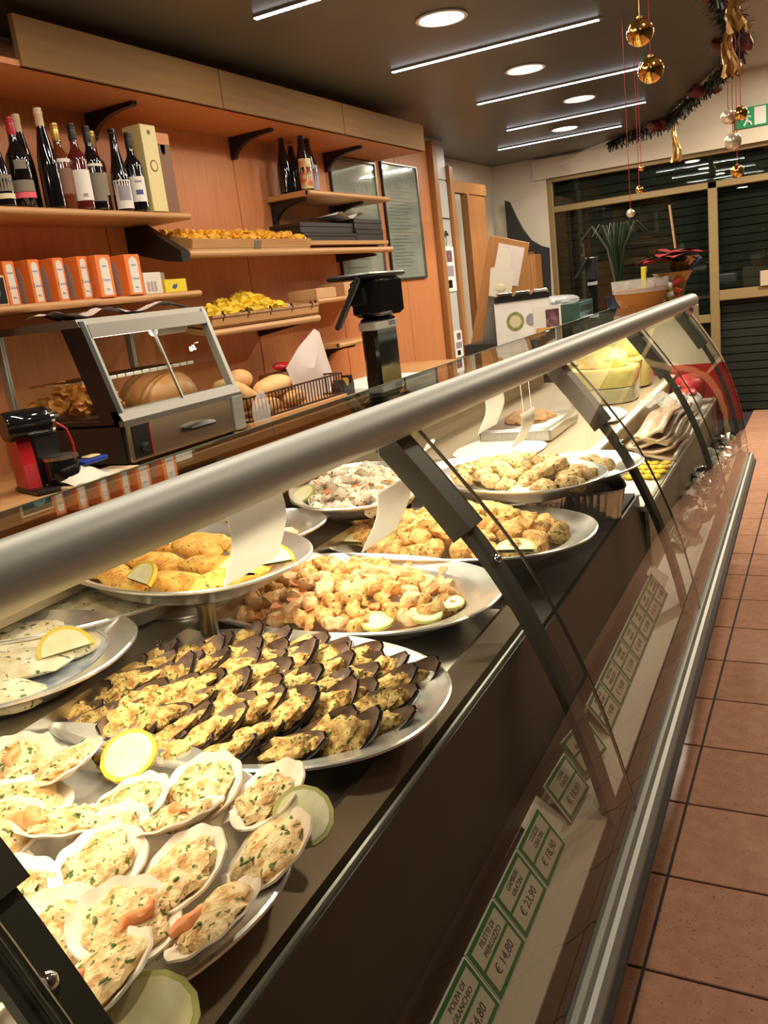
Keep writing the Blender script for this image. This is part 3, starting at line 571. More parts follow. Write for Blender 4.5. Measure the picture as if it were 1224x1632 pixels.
# food warmer
wm = thing('food_warmer', 'stainless heated display case with sloping glass front on the wall counter', 'food warmer', (-2.76, 2.235, CT))
D, WY, HM, HT = 0.56, 0.695, 0.172, 0.525      # depth, width, height of the lower drawer body, full height
XF, XT = D, D-0.115
for k in range(4): MB().lathe([(0.018, 0), (0.018, 0.02)], 12, (0.05 if k < 2 else D-0.05, 0.05 if k % 2 else WY-0.05, 0)).build('foot', 'rubber', wm)
MB().box((0, 0.012, 0.02), (D-0.012, WY-0.012, HM-0.02), ch=0.003).build('base_body', 'black_matte', wm)
MB().box((D-0.012, 0.012, 0.02), (D, WY-0.075, HM-0.012), ch=0.003).build('drawer_front', 'steel', wm)
MB().box((D-0.012, WY-0.072, 0.02), (D+0.006, WY-0.0, HM-0.012), ch=0.003).build('end_block', 'aluminium', wm)
MB().box((D, 0.03, 0.03), (D+0.003, 0.125, HM-0.025), ch=0.001).build('control_panel', 'black', wm)
MB().lathe([(0.018, 0), (0.018, 0.008), (0.012, 0.018), (0.0115, 0.02)], 16, M=Matrix.Rotation(R(90), 4, 'Y')).build('knob', 'black', wm, loc=(D+0.003, 0.078, 0.065))
MB().box((D+0.003, 0.118, 0.03), (D+0.0045, 0.122, HM-0.03)).build('red_line', 'red_plastic', wm, smooth=False)
MB().tube([(D, 0.31, 0.085), (D+0.022, 0.32, 0.085), (D+0.026, 0.39, 0.087), (D+0.022, 0.46, 0.085), (D, 0.47, 0.085)], [0.009, 0.012, 0.013, 0.012, 0.009], 8).build('drawer_handle', 'black', wm)
MB().extr([(D-0.04, HM-0.02), (D+0.004, HM-0.02), (D+0.004, HM), (D-0.02, HM+0.035), (D-0.05, HM+0.035)], 0.0, WY, 'y').build('front_sill', 'warmer_metal', wm, smooth=False)
MB().box((0, 0.0, HM-0.02), (D-0.04, WY, HM-0.012)).build('inner_floor', 'steel', wm, smooth=False)
def slant(y0, y1, m, nm, w=0.045):
    MB().extr([(XF-0.006, HM), (XT, HT), (XT-w, HT), (XF-0.006-w, HM)], y0, y1, 'y').build(nm, m, wm, smooth=False)
slant(0.0, 0.022, 'black', 'side_post', 0.10); slant(WY-0.022, WY, 'aluminium', 'side_post', 0.035)
slant(0.022, 0.034, 'aluminium', 'post_trim', 0.03)
for y in (0.0, WY-0.02): MB().box((0.0, y, HM-0.02), (0.03, y+0.02, HT)).build('rear_post', 'aluminium', wm, smooth=False)
MB().box((0.0, 0.0, 0.02), (D-0.02, 0.012, HM)).build('lower_side', 'black', wm, smooth=False)
MB().extr([(0.0, HT-0.02), (XT+0.004, HT-0.02), (XT-0.01, HT+0.008), (0.0, HT+0.008)], -0.005, WY+0.005, 'y').build('roof', 'warmer_metal', wm, smooth=False)
MB().extr([(XT+0.022, HT-0.06), (XT+0.006, HT-0.012), (XT-0.012, HT-0.012), (XT+0.004, HT-0.06)], 0.03, WY-0.02, 'y').build('front_header', 'warmer_metal', wm, smooth=False)
MB().extr([(XF-0.014, HM+0.03), (XT+0.012, HT-0.055), (XT+0.008, HT-0.055), (XF-0.018, HM+0.03)], 0.034, WY*.52, 'y').build('front_glass', 'glass_clear', wm, smooth=False)
MB().extr([(XF-0.020, HM+0.03), (XT+0.006, HT-0.055), (XT+0.002, HT-0.055), (XF-0.024, HM+0.03)], WY*.50, WY-0.024, 'y').build('front_glass', 'glass_clear', wm, smooth=False)
MB().extr([(XF-0.012, HM+0.03), (XT+0.014, HT-0.055), (XT+0.004, HT-0.055), (XF-0.022, HM+0.03)], WY*.50, WY*.50+0.008, 'y').build('glass_edge', 'alu_dark', wm, smooth=False)
MB().extr([(0.03, HM), (XF-0.10, HM), (XT-0.10, HT-0.02), (0.03, HT-0.02)], 0.008, 0.012, 'y').build('side_glass', 'glass_clear', wm, smooth=False)
MB().extr([(0.03, HM), (XF-0.05, HM), (XT-0.04, HT-0.02), (0.03, HT-0.02)], WY-0.012, WY-0.008, 'y').build('side_glass', 'glass_clear', wm, smooth=False)
MB().tube([(XT-0.05, 0.06, HT-0.05), (XT-0.05, 0.42, HT-0.05)], 0.012, 10).build('lamp_tube', 'lamp_warmer', wm)
MB().tube([(XT-0.05, 0.42, HT-0.06), (XT-0.05, 0.60, HT-0.06)], 0.026, 12).build('lamp_holder', 'white', wm)
wr = MB()
for k in range(5): wr.tube([(0.10+0.06*k, 0.03, 0.31), (0.10+0.06*k, WY-0.03, 0.31)], 0.003, 6)
for k in range(30): wr.tube([(0.10, 0.04+k*0.0212, 0.314), (0.34, 0.04+k*0.0212, 0.314)], 0.0022, 5)
wr.build('wire_rack', 'chrome', wm)
for y_ in range(14): MB().box((0.352, 0.045+y_*.0455, 0.305), (0.358, 0.082+y_*.0455, 0.318), ch=.001).build('rack_edge', 'white', wm)
area('warmer_lamp', (XT-0.06, 0.33, HT-0.07), (0, 0, 0), 0.02, 0.5, 1.3, C_WARM, wm)
MB().box((0.05, 0.03, HM+0.005), (0.45, 0.30, HM+0.014), ch=0.003).build('food_tray', 'black', wm)
fr_ = [MB().blob(0.055, 0.045, 0.036, 0.75, 38, s_, 3).mesh('fried_piece', 'fried') for s_ in range(3)]
for k, (x, y, z) in enumerate(((.10, .09, .04), (.19, .08, .04), (.28, .10, .04), (.14, .17, .04), (.24, .18, .045), (.19, .12, .085), (.27, .14, .08), (.34, .17, .04))):
    tag(link('fried_piece', fr_[k % 3], None, (-2.76+x, 2.235+y, CT+HM+0.012+z), (0, 0, k*1.3)), 'golden brown fried piece heaped inside the food warmer', 'fried food', 'fried pieces in the food warmer')
t = thing('bread_loaf', 'large round brown loaf standing inside the food warmer', 'bread', (-2.50, 2.77, CT+HM)); MB().blob(0.16, 0.17, 0.125, 0.03, 6, 3, 3, (0, 0, 0.012), -0.01).build('loaf', 'wood_door', t)
for k, (x, y, rz) in enumerate(((-2.52, 2.42, 0.2), (-2.48, 2.75, -0.1))):
    tag(MB().grid(10, 6, lambda a, b: ((b-.5)*0.22, (a-.5)*0.30, 0.016+0.014*math.sin(a*7+b*3+k)+0.006*math.sin(b*13))).build('paper_bag', 'paper_pink', None, loc=(x, y, CT+HT+0.012), rot=(0, 0, rz)), ['crumpled paper sheet on the left of the warmer roof', 'crumpled paper sheet on the right of the warmer roof'][k], 'paper')
# capsule coffee machine
cm = thing('coffee_machine', 'small red and black capsule coffee machine at the left picture edge', 'coffee machine', (-2.31, 1.935, CT), R(-20)); cm.scale = (.9, .9, .95)
MB().box((-0.12, -0.06, 0), (0.10, 0.13, 0.018), ch=0.005).build('base', 'black', cm)
MB().extr([(-0.105, 0.012), (0.015, 0.012), (0.005, 0.10), (-0.012, 0.175), (-0.025, 0.195), (-0.09, 0.195), (-0.105, 0.18)], -0.055, -0.005, 'y').build('red_shell', 'red_plastic', cm, smooth=False)
MB().box((-0.10, -0.005, 0.012), (0.0, 0.10, 0.20), ch=0.01).build('body', 'black', cm)
MB().lathe([(0.048, -0.10), (0.052, -0.09), (0.052, 0.05), (0.046, 0.06), (0.02, 0.062)], 20, M=Matrix.Rotation(R(-90), 4, 'X'), c=(-0.01, 0.01, 0.235)).build('brew_head', 'black_gloss', cm)
MB().lathe([(0.040, 0.058), (0.046, 0.058), (0.046, 0.072), (0.040, 0.074)], 20, M=Matrix.Rotation(R(-90), 4, 'X'), c=(-0.01, 0.01, 0.235), cap0=False, cap1=False).build('chrome_ring', 'chrome', cm)
MB().lathe([(0.022, 0.06), (0.026, 0.07), (0.024, 0.10), (0.015, 0.105)], 16, M=Matrix.Rotation(R(-90), 4, 'X'), c=(-0.01, 0.01, 0.235)).build('nozzle', 'black', cm)
MB().lathe([(0.058, 0.0), (0.062, 0.01), (0.062, 0.085), (0.058, 0.09)], 24, (0.04, 0.07, 0.015)).build('drip_tank', 'black_gloss', cm)
MB().lathe([(0.060, 0.088), (0.064, 0.088), (0.064, 0.098), (0.060, 0.10)], 24, (0.04, 0.07, 0.015), cap0=False).build('drip_ring', 'steel', cm)
MB().tube([(0.03, 0.085, 0.225), (0.05, 0.11, 0.20), (0.055, 0.12, 0.15), (0.055, 0.122, 0.11)], 0.004, 6).build('red_trim', 'red_plastic', cm)
t = thing('jar', 'dark glass jar half hidden behind the red coffee machine', 'jar', (-2.33, 1.73, CT)); MB().lathe([(.035, 0), (.04, .01), (.04, .10), (.03, .12), (.03, .13)], 16).build('glass_body', 'wine_red', t); MB().lathe([(.033, .13), (.033, .155)], 16).build('lid', 'cap_gold', t)
t = thing('serving_board', 'pale folded cloth on a serving board at the counter edge', 'cloth', (-2.235, 2.075, CT), R(0)); MB().box((-0.075, -0.15, 0), (0.075, 0.17, 0.014), ch=0.004).build('board', 'wood_light', t)
MB().grid(14, 8, lambda a, b: (-0.07+0.14*b, -0.14+0.30*a, 0.014+0.050*math.sin(math.pi*b)*math.sin(math.pi*min(1, a*1.4+.1))+0.003*math.sin(a*19))).build('cloth', 'cream_white', t)
t = thing('sponge', 'blue sponge with yellow top lying on the pale cloth', 'sponge', (-2.235, 2.09, CT+0.060)); MB().box((-0.03, -0.055, 0), (0.03, 0.055, 0.016), ch=0.004).build('blue_base', 'blue_plastic', t); MB().box((-0.02, -0.025, 0.016), (0.02, 0.03, 0.024), ch=0.003).build('yellow_top', 'box_gold', t)
# bread basket
bk = thing('bread_basket', 'brown wire bread basket on a wooden base beside the food warmer', 'basket', (-2.36, 3.38, CT))
MB().box((-0.14, -0.42, 0), (0.17, 0.42, 0.03), ch=0.004).build('wood_base', 'wood_shelf', bk)
def wires(a, b, n, nm):
    A, B = Vector(a), Vector(b); mb = MB()
    for zz in (0.035, 0.135): mb.tube([A+Vector((0, 0, zz)), B+Vector((0, 0, zz))], 0.0045, 6)
    for k in range(n+1): p = A.lerp(B, k/n); mb.tube([p+Vector((0, 0, 0.03)), p+Vector((0, 0, 0.135))], 0.0030, 5)
    mb.build(nm, 'basket_wire', bk)
wires((0.155, -0.41, 0), (0.155, 0.41, 0), 30, 'front_wires'); wires((-0.13, 0.41, 0), (0.155, 0.41, 0), 9, 'end_wires'); wires((-0.13, -0.41, 0), (0.155, -0.41, 0), 9, 'end_wires'); wires((-0.13, -0.41, 0), (-0.13, 0.41, 0), 24, 'back_wires')
BL = ['long golden loaf leaning out of the left end of the bread basket', 'rounded loaf behind the long golden loaf in the bread basket', 'middle loaf with pale crust lying in the bread basket', 'small roll low in the bread basket behind the wires', 'small dark roll beside the paper bag in the bread basket']
for k, (x, y, z, rx, ry, rz, rot) in enumerate(((0.03, -0.30, 0.14, .065, .17, .055, (R(-24), 0, 0.15)), (-0.06, -0.16, 0.19, .06, .11, .05, (0, 0, 0.3)), (0.04, -0.04, 0.14, .06, .13, .05, (R(6), 0, -0.1)), (0.10, -0.20, 0.07, .05, .10, .038, (0, 0, 0)), (0.09, 0.05, 0.07, .05, .08, .036, (0, 0, 0)))):
    tag(MB().blob(rx, ry, rz, 0.06, 14, k, 3).build('bread_loaf', 'bread', None, loc=(-2.36+x, 3.38+y, CT+z), rot=rot), BL[k], 'bread', 'loaves in the wire bread basket')
def sheet(name, m, label, pts, th=0.003, cat='paper', wav=0.006, parent=None):
    # pts: four corners a,b,c,d (a-b bottom, d-c top), slightly wavy
    A, B, C_, D_ = [Vector(p) for p in pts]; nrm = (B-A).cross(D_-A).normalized()
    def fn(a, b):
        p = (A.lerp(B, a)).lerp(D_.lerp(C_, a), b); return p + nrm*wav*math.sin(a*7+b*5)
    mb = MB().grid(10, 10, fn); mb.grid(10, 10, lambda a, b: fn(a, b)+nrm*th)
    o = mb.build(name, m, parent)
    if parent is None: tag(o, label, cat)
    return o
t = thing('paper_bag', 'pinkish paper bag standing upright in the bread basket', 'paper bag', (-2.33, 3.62, CT+0.03))
out = [(-.09, .07), (-.13, .175), (.0, .26), (.17, .335), (.215, .315), (.255, .19), (.30, .07), (.22, 0.0), (.0, 0.0)]
cen = (.08, .15)
mb = MB()
for sg in (-1, 1):
    vs = [(sg*.028, cen[0], cen[1])]+[(sg*(.016+.010*math.sin(i_*2.1)), cen[0]+(p[0]-cen[0])*.55, cen[1]+(p[1]-cen[1])*.55) for i_, p in enumerate(out)]+[(sg*.002, p[0], p[1]) for p in out]; n = len(out)
    mb.add(vs, [(0, 1+i_, 1+(i_+1) % n) for i_ in range(n)]+[(1+i_, 1+n+i_, 1+n+(i_+1) % n, 1+(i_+1) % n) for i_ in range(n)])
mb.build('bag', 'paper_pink', t, angle=25)
t = thing('plastic_bag', 'small whitish plastic bag hanging over the left end of the bread basket', 'bag', (-2.18, 3.03, CT)); MB().blob(0.02, 0.06, 0.09, 0.25, 22, 4, 3, (0, 0, 0.06)).build('bag', 'film', t)
t = thing('black_dispenser', 'small black tape dispenser on the counter beside the bread basket', 'dispenser', (-2.30, 3.95, CT)); MB().extr([(-.07, 0), (.07, 0), (.075, .05), (.06, .10), (.045, .06), (0.0, .05), (-.03, .085), (-.07, .05)], -.03, .03, 'x').build('body', 'black', t, smooth=False); MB().lathe([(.022, -.02), (.022, .02)], 16, (0, 0.02, 0.07), Matrix.Rotation(R(90), 4, 'Y')).build('roll', 'cap_gold', t)
t = thing('paper_stack', 'stack of white wrapping paper on the wall counter beside the till display', 'paper', (-2.34, 4.38, CT))
for k in range(3): MB().box((-0.22+0.004*k, -0.34+0.01*k, 0.006*k), (0.20, 0.34, 0.006*k+0.005)).build('sheet_bundle', 'paper', t, smooth=False)
t = thing('red_cloth', 'small bright red cloth on white wrapping behind the paper bag', 'cloth', (-2.70, 4.02, 1.20)); MB().blob(0.05, 0.09, 0.025, 0.3, 30, 2, 2, (0, 0, 0.03)).build('cloth', 'red_plastic', t); MB().box((-.08, -.14, -0.145), (.08, .22, 0.0), ch=.004).build('parcel', 'box_brown', t)
# ================================================================== GLASS DISPLAY COUNTER
case = thing('display_counter', 'long curved-glass refrigerated display counter with aluminium rail', 'display counter', (0, 0, 0), CA)
V0, V1 = -0.35, 4.55
PROF = [(-.655, 1.335), (-.63, 1.305), (-.58, 1.243), (-.535, 1.184), (-.494, 1.128), (-.456, 1.07), (-.424, 1.01), (-.393, .945), (-.362, .87), (-.332, .785), (-.308, .70), (-.291, .63), (-.281, .582)]
def shift(z, v): return (v-1.4)*(0.003+0.030*max(0, min(1, (z-.58)/.76)))
def gp(t, v, off=0.0):
    x = t*(len(PROF)-1); i = min(int(x), len(PROF)-2); f_ = x-i
    (u0, z0), (u1, z1) = PROF[i], PROF[i+1]
    ua, ub = PROF[max(i-1, 0)], PROF[min(i+2, len(PROF)-1)]
    u = u0+(u1-u0)*f_; z = z0+(z1-z0)*f_
    tx, tz = (ub[0]-ua[0]), (ub[1]-ua[1]); l = math.hypot(tx, tz)
    nx, nz = tz/l, -tx/l            # inward normal
    u += nx*off; z += nz*off
    return (u+shift(z, v), v, z)
seams = [V0, 0.335, 1.40, 2.40, 3.40, 4.42]
for a, b in zip(seams, seams[1:]):
    mb = MB().grid(2, 37, lambda s_, t_: gp(t_, a+0.003+(b-a-0.006)*s_))
    mb.build('glass_pane', 'glass_case', case, angle=80)
    for vv in (a+0.003, b-0.003):
        if vv > 0: MB().tube([gp(k/24, vv, 0.0025) for k in range(25)], 0.0022, 5).build('pane_edge', 'alu_dark', case)
# rail
def rail(v, du=0, z=1.34): return (-.665+.033*(v-.5)+du, v, z)
MB().tube([rail(V0), rail(1.4), rail(3.0), rail(4.56)], 0.034, 24).build('top_rail', 'aluminium', case)
MB().tube([rail(4.56), rail(4.575)], [0.034, 0.026], 24).build('rail_end_cap', 'alu_dark', case)
MB().tube([rail(4.35, -0.01, 1.32), rail(4.40, 0.005, 1.30)], 0.03, 12).build('rail_fixing', 'alu_dark', case)
# horizontal glass top behind the rail
for a, b in zip(seams, seams[1:]):
    MB().box((-.896, a+.002, 1.338), (-.69+.033*((a+b)/2-.5), b-.002, 1.345)).build('top_glass', 'glass_top', case, smooth=False)
MB().box((-.899, V0, 1.337), (-.896, 4.42, 1.346)).build('top_glass_edge', 'leaf_pale', case, smooth=False)
# curved support arms
for v in (0.35, 1.345, 2.345, 3.345, 4.36):
    prof = [gp(k/30, v, 0.022) for k in range(2, 31)]; prof2 = [gp(k/30, v, 0.036) for k in range(2, 31)]
    mb = MB(); n = len(prof)
    vs = [(p[0], v-0.025, p[2]) for p in prof]+[(p[0], v+0.025, p[2]) for p in prof]+[(p[0], v-0.025, p[2]) for p in prof2]+[(p[0], v+0.025, p[2]) for p in prof2]
    fs = []
    for k in range(n-1): fs += [(k, k+1, n+k+1, n+k), (2*n+k, 3*n+k, 3*n+k+1, 2*n+k+1), (k, 2*n+k, 2*n+k+1, k+1), (n+k, n+k+1, 3*n+k+1, 3*n+k)]
    fs += [(0, n, 3*n, 2*n), (n-1, 3*n-1, 4*n-1, 2*n-1)]
    arm = mb.add(vs, fs).build('support_arm', 'arm', case)
    q = [gp(k/30, v, 0.008) for k in range(1, 10)]; q2 = [gp(k/30, v, 0.05) for k in range(1, 10)]
    vs = [(p[0], v-0.031, p[2]) for p in q]+[(p[0], v+0.031, p[2]) for p in q]+[(p[0], v-0.031, p[2]) for p in q2]+[(p[0], v+0.031, p[2]) for p in q2]; n = len(q); fs = []
    for k in range(n-1): fs += [(k, k+1, n+k+1, n+k), (2*n+k, 3*n+k, 3*n+k+1, 2*n+k+1), (k, 2*n+k, 2*n+k+1, k+1), (n+k, n+k+1, 3*n+k+1, 3*n+k)]
    fs += [(0, n, 3*n, 2*n), (n-1, 3*n-1, 4*n-1, 2*n-1)]
    MB().add(vs, fs).build('clamp', 'arm', arm)
    p = gp(11.5/30, v, 0.018); MB().blob(0.009, 0.009, 0.009, 0, 1, 0, 2, p).build('screw', 'chrome', arm)
# decks, inner front, price ledge, bumper, front panel
def strip(prof, v0, v1, m, nm): return MB().extr(prof, v0, v1, 'y').build(nm, m, case, smooth=False)
strip([(-.515, .955), (-.515, .94), (-1.0, .94), (-1.0, .955)], V0, 1.43, 'steel', 'deck')
strip([(-.46, .905), (-.46, .89), (-1.0, .89), (-1.0, .905)], 1.43, 2.48, 'black_matte', 'deck')
strip([(-.42, .865), (-.42, .85), (-1.0, .85), (-1.0, .865)], 2.48, 4.5, 'white', 'deck')
strip([(-1.0, .85), (-.99, .85), (-.99, 1.02), (-1.28, 1.02), (-1.28, 1.01), (-1.0, 1.01)], V0, 2.48, 'steel', 'rear_step')
strip([(-.62, .865), (-.61, .865), (-.61, .99), (-1.28, .99), (-1.28, .98), (-.62, .98)], 2.50, 4.5, 'rear_tan', 'rear_step')
strip([(-.625, .99), (-.60, .985), (-.60, .995), (-.625, 1.0)], 2.50, 4.45, 'cream_white', 'step_trim')
strip([(-1.28, 0.0), (-1.37, 0.0), (-1.37, 1.09), (-1.24, 1.09), (-1.24, 1.075), (-1.28, 1.075)], V0, 4.5, 'rear_tan', 'rear_wall')
strip([(-1.24, 1.09), (-1.42, 1.09), (-1.42, 1.12), (-1.24, 1.12)], V0, 4.5, 'wood_light', 'rear_sill')
strip([(-.516, .962), (-.508, .964), (-.470, .947), (-.466, .935), (-.516, .935)], V0, 1.43, 'steel_brown', 'deck_lip')
strip([(-.459, .946), (-.455, .946), (-.453, .93), (-.459, .93)], V0, 1.43, 'aluminium', 'trim_line')
strip([(-.455, .94), (-.450, .94), (-.422, .66), (-.43, .66)], V0, 1.43, 'laminate_brown', 'inner_front')
strip([(-.455, .90), (-.450, .90), (-.422, .66), (-.43, .66)], 1.43, 2.48, 'laminate_brown', 'inner_front')
strip([(-.435, .87), (-.425, .87), (-.418, .66), (-.43, .66)], 2.48, 4.5, 'cream', 'inner_front')
strip([(-.43, .66), (-.418, .668), (-.412, .66), (-.318, .618), (-.318, .60), (-.43, .60)], V0, 4.5, 'cream', 'price_ledge')
strip([(-.318, .612), (-.286, .575), (-.286, .55), (-.318, .55)], V0, 4.5, 'laminate_brown', 'lower_fascia')
strip([(-.292, .585), (-.284, .590), (-.276, .586), (-.270, .578), (-.262, .576), (-.254, .568), (-.254, .548), (-.292, .548)], V0, 4.52, 'aluminium', 'bumper_rail')
strip([(-.300, .548), (-.246, .548), (-.246, .530), (-.262, .520), (-.300, .515)], V0, 4.52, 'rubber', 'bumper_gasket')  # black strip along the bottom of the bumper, standing out past it
strip([(-.39, .0), (-.378, .0), (-.378, .52), (-.39, .52)], V0, 4.5, 'front_wood', 'front_panel')
strip([(-.39, .515), (-.29, .515), (-.29, .52), (-.39, .52)], V0, 4.5, 'black_matte', 'underside')
strip([(-1.28, .02), (-.40, .02), (-.40, .58), (-1.28, .58)], V0, 4.5, 'black_matte', 'cooling_body')
# far end panel, white above and red below
def endpoly(t0, t1, inner):
    a = [(gp(t0+(t1-t0)*k/12, 4.5, 0.006)[0], gp(t0+(t1-t0)*k/12, 4.5, 0.006)[2]) for k in range(13)]
    return a+[(inner, a[-1][1]), (inner, a[0][1])]
strip(endpoly(0.06, 0.46, -1.05), 4.50, 4.508, 'cream_white', 'end_panel'); strip(endpoly(0.46, 0.78, -1.05), 4.50, 4.508, 'red_print', 'end_panel')
# fluorescent tubes under the rail
for a, b in ((-.25, 0.36), (0.43, 1.33), (1.42, 2.32), (2.42, 3.32), (3.42, 4.33)):
    pa, pb = rail(a, -0.058, 1.314), rail(b, -0.058, 1.314)
    MB().tube([pa, pb], 0.010, 10).build('light_tube', 'lamp_tube', case)
    for p in (pa, pb): MB().box((p[0]-.012, p[1]-.015, 1.303), (p[0]+.03, p[1]+.015, 1.334), ch=.002).build('tube_holder', 'white', case)
    area('case_lamp', ((pa[0]+pb[0])/2-0.004, (a+b)/2, 1.301), (0, R(6), 0), 0.022, b-a, P_TUBE*(b-a), C_TUBE, case, spread=150)
# paper slips hanging under the rail
def slip(label, v0, v1, zt, zb, lean, hang):
    t = thing('paper_slip', label, 'paper slip', cw(-.66, (v0+v1)/2, zt), CA, 'curled paper slips under the rail')
    w_ = (v1-v0)/2
    for k in range(2):
        MB().grid(6, 8, lambda a, b: (0.008*math.sin((1-b)*4.2)-0.0006*k, -w_+2*w_*a+lean*(1-b)*1.0, -(zt-zb)*(1-b))).build('slip', 'thin_paper', t)
    if hang:
        for s_ in (-.6, .6): MB().tube([(0, s_*w_, 0), (-0.004, s_*w_, 1.315-zt)], 0.0006, 4).build('thread', 'white', t)
slip('white paper slip hanging over the lemon and gratin platter, nearest the viewer', 0.845, 0.975, 1.305, 1.215, -0.02, False)
slip('curled white paper slip just left of the second glass arm', 1.26, 1.40, 1.225, 1.14, -0.07, True)
slip('upper of the two white paper slips beyond the second glass arm', 1.83, 1.96, 1.30, 1.222, -0.04, False)
slip('lower of the two white paper slips beyond the second glass arm', 2.09, 2.21, 1.214, 1.142, -0.08, True)
# price cards
cards = [(0.80, 'POLPA DI', 'GRANCHIO', '€ 14,80'), (0.915, 'FILETTI DI', 'MERLUZZO', '€ 14,80'), (1.03, 'COZZE', 'GRATIN', '€ 11,90'), (1.145, 'CAPE', 'SANTE', '€ 18,90')]
def card(k, v, l1, l2, pr, label, rz=0.0, dz=0.0):
    t = thing('price_card', label, 'price card', cw(-.360, v, 0.641+dz), CA+rz, 'green-bordered price cards on the counter ledge')
    # card leans back: local y along the counter, local up axis tilted
    T = Matrix.Rotation(R(-36), 4, 'Y')
    W2, Hc = 0.056, 0.076
    def pl(y0, y1, z0, z1, x0, x1, m, nm, par=t, ch=0.0):
        return MB().box((x0, y0, z0), (x1, y1, z1), T, ch).build(nm, m, par, smooth=False)
    pl(-W2, W2, 0, Hc, -0.003, 0, 'white', 'card_back')
    gfr = pl(-W2+.001, W2-.003, 0.0015, Hc-.0015, 0.0, 0.0008, 'card_green', 'green_face')
    pl(-W2+.008, W2-.010, 0.042, Hc-.008, 0.0008, 0.0014, 'card_field', 'name_field')
    pl(-W2+.008, W2-.010, 0.008, 0.037, 0.0008, 0.0014, 'card_field', 'price_field')
    for tx, sz, yy, zz, m in ((l1, 0.0115, 0, 0.061, 'ink'), (l2, 0.0115, 0, 0.049, 'ink'), (pr, 0.019, 0, 0.0225, 'ink')):
        o = link('lettering', text_mesh(tx, sz, m), t)
        o.matrix_local = T @ Matrix.Translation((0.0016, yy, zz)) @ Matrix.Rotation(R(90), 4, 'Z') @ Matrix.Rotation(R(90), 4, 'X')
order = ['nearest', 'second', 'third', 'fourth', 'fifth', 'sixth', 'seventh', 'eighth', 'ninth', 'tenth', 'eleventh', 'twelfth', 'thirteenth', 'fourteenth']
vlist = [0.80, 0.915, 1.03, 1.145, 1.31, 1.44, 1.62, 1.735, 1.85, 1.965, 2.08, 2.195, 2.31, 2.80]
names = [('POLPA DI', 'GRANCHIO', '€ 14,80'), ('FILETTI DI', 'MERLUZZO', '€ 14,80'), ('GAMBERI', 'GRATIN', '€ 23,90'), ('COZZE', 'GRATIN', '€ 18,90'), ('CAPE', 'SANTE', '€ 18,90'), ('SARDE', 'BECCAFICO', '€ 16,50')]
for k, v in enumerate(vlist):
    n_ = names[k % 6]; card(k, v, n_[0], n_[1], n_[2], f'{order[k]} green-bordered price card along the counter ledge, counted from the viewer', {4: -0.06, 5: -0.16}.get(k, 0.0), {4: .004, 5: 0.01}.get(k, 0.0))
for k, v in enumerate((1.215, 2.45)):
    t = thing('blank_card', ['blank cream card behind the fifth price card', 'blank cream card at the far end of the price card row'][k], 'card', cw(-.375, v, 0.645), CA); MB().box((-0.002, -0.045, 0), (0, 0.045, 0.07), Matrix.Rotation(R(-52), 4, 'Y')).build('card', 'card_back', t, smooth=False)
# ================================================================== PLATTERS AND FOOD
PPROF = [(.66, 0), (.74, .003), (.84, .026), (.985, .040), (1.0, .043), (.985, .047), (.955, .043), (.86, .036), (.83, .032), (.75, .010), (.67, .007), (.01, .007)]
PMESH = {}
def platter(name, label, cx, cy, z, a, b, th, m='steel_platter', power=2.35, liner=None):
    t = thing(name, label, 'platter', (cx, cy, z), R(th))
    MB().lathe([(r, zz) for r, zz in PPROF], 72, sx=a, sy=b, power=power).build('dish', m, t, angle=30)
    n = 72
    mb = MB()
    path = []
    for k in range(n+1):
        g = 2*math.pi*k/n; q = (abs(math.cos(g))**power+abs(math.sin(g))**power)**(-1/power)
        path.append((a*.992*q*math.cos(g), b*.992*q*math.sin(g), .0445))
    mb.tube(path, 0.0035, 6, False).build('rim_bead', m, t)
    if liner:
        MB().lathe([(.84, .034), (.74, .012), (.66, .009), (.01, .009)], 72, sx=a, sy=b, power=power, cap0=False).build('liner', liner, t, angle=30)
    t['geo'] = (cx, cy, z, a, b, th); return t
def on(p, x, y, z=0.0):
    cx, cy, pz, a, b, th = p['geo']; c, s_ = math.cos(R(th)), math.sin(R(th)); return (cx+x*c-y*s_, cy+x*s_+y*c, pz+z)
def copy_thing(root, loc, rot, label=None):
    r = root.copy(); COL.objects.link(r); r.location = loc; r.rotation_euler = rot
    if label: r['label'] = label
    for ch in list(root.children):
        c = ch.copy(); COL.objects.link(c); c.parent = r
    return r
LEM = {}
def lemon(loc, rot, label, half=True, r=0.034, rind='lemon_rind', group='lemon slices on the platters'):
    key = (half, rind)
    if key not in LEM:
        n = 14; a0, a1 = (0, math.pi) if half else (0, 2*math.pi)
        def disc(r0, h0, h1):
            pts = [(r0*math.cos(a0+(a1-a0)*k/n), r0*math.sin(a0+(a1-a0)*k/n)) for k in range(n+1 if half else n)]
            return MB().extr(pts, h0, h1, 'z')
        LEM[key] = (disc(0.034, -0.003, 0.003).mesh('rind', rind, False), disc(0.029, -0.0034, 0.0034).mesh('flesh', 'lemon_flesh', False))
    t = thing('lemon_slice', label, 'lemon slice', loc, 0, group, rot); t.scale = (r/0.034,)*3
    link('rind', LEM[key][0], t); link('flesh', LEM[key][1], t); return t
ZD = 0.955
pl_sc = platter('oval_platter', 'oval steel platter holding the scallops in their shells, nearest the viewer', -.812, .555, ZD, .340, .225, -10)
pl_mu = platter('oval_platter', 'oval steel platter heaped with stuffed mussels', -.797, .939, ZD, .333, .214, 0.3)
pl_sh = platter('oval_platter', 'oval steel platter of breaded curled shrimps behind the mussels', -.858, 1.362, ZD, .330, .212, -2.6)
pl_gr = platter('oval_platter', 'oval steel platter of crumbed seafood morsels crossed by the second glass arm', -.773, 1.758, .957, .322, .215, 1.7)
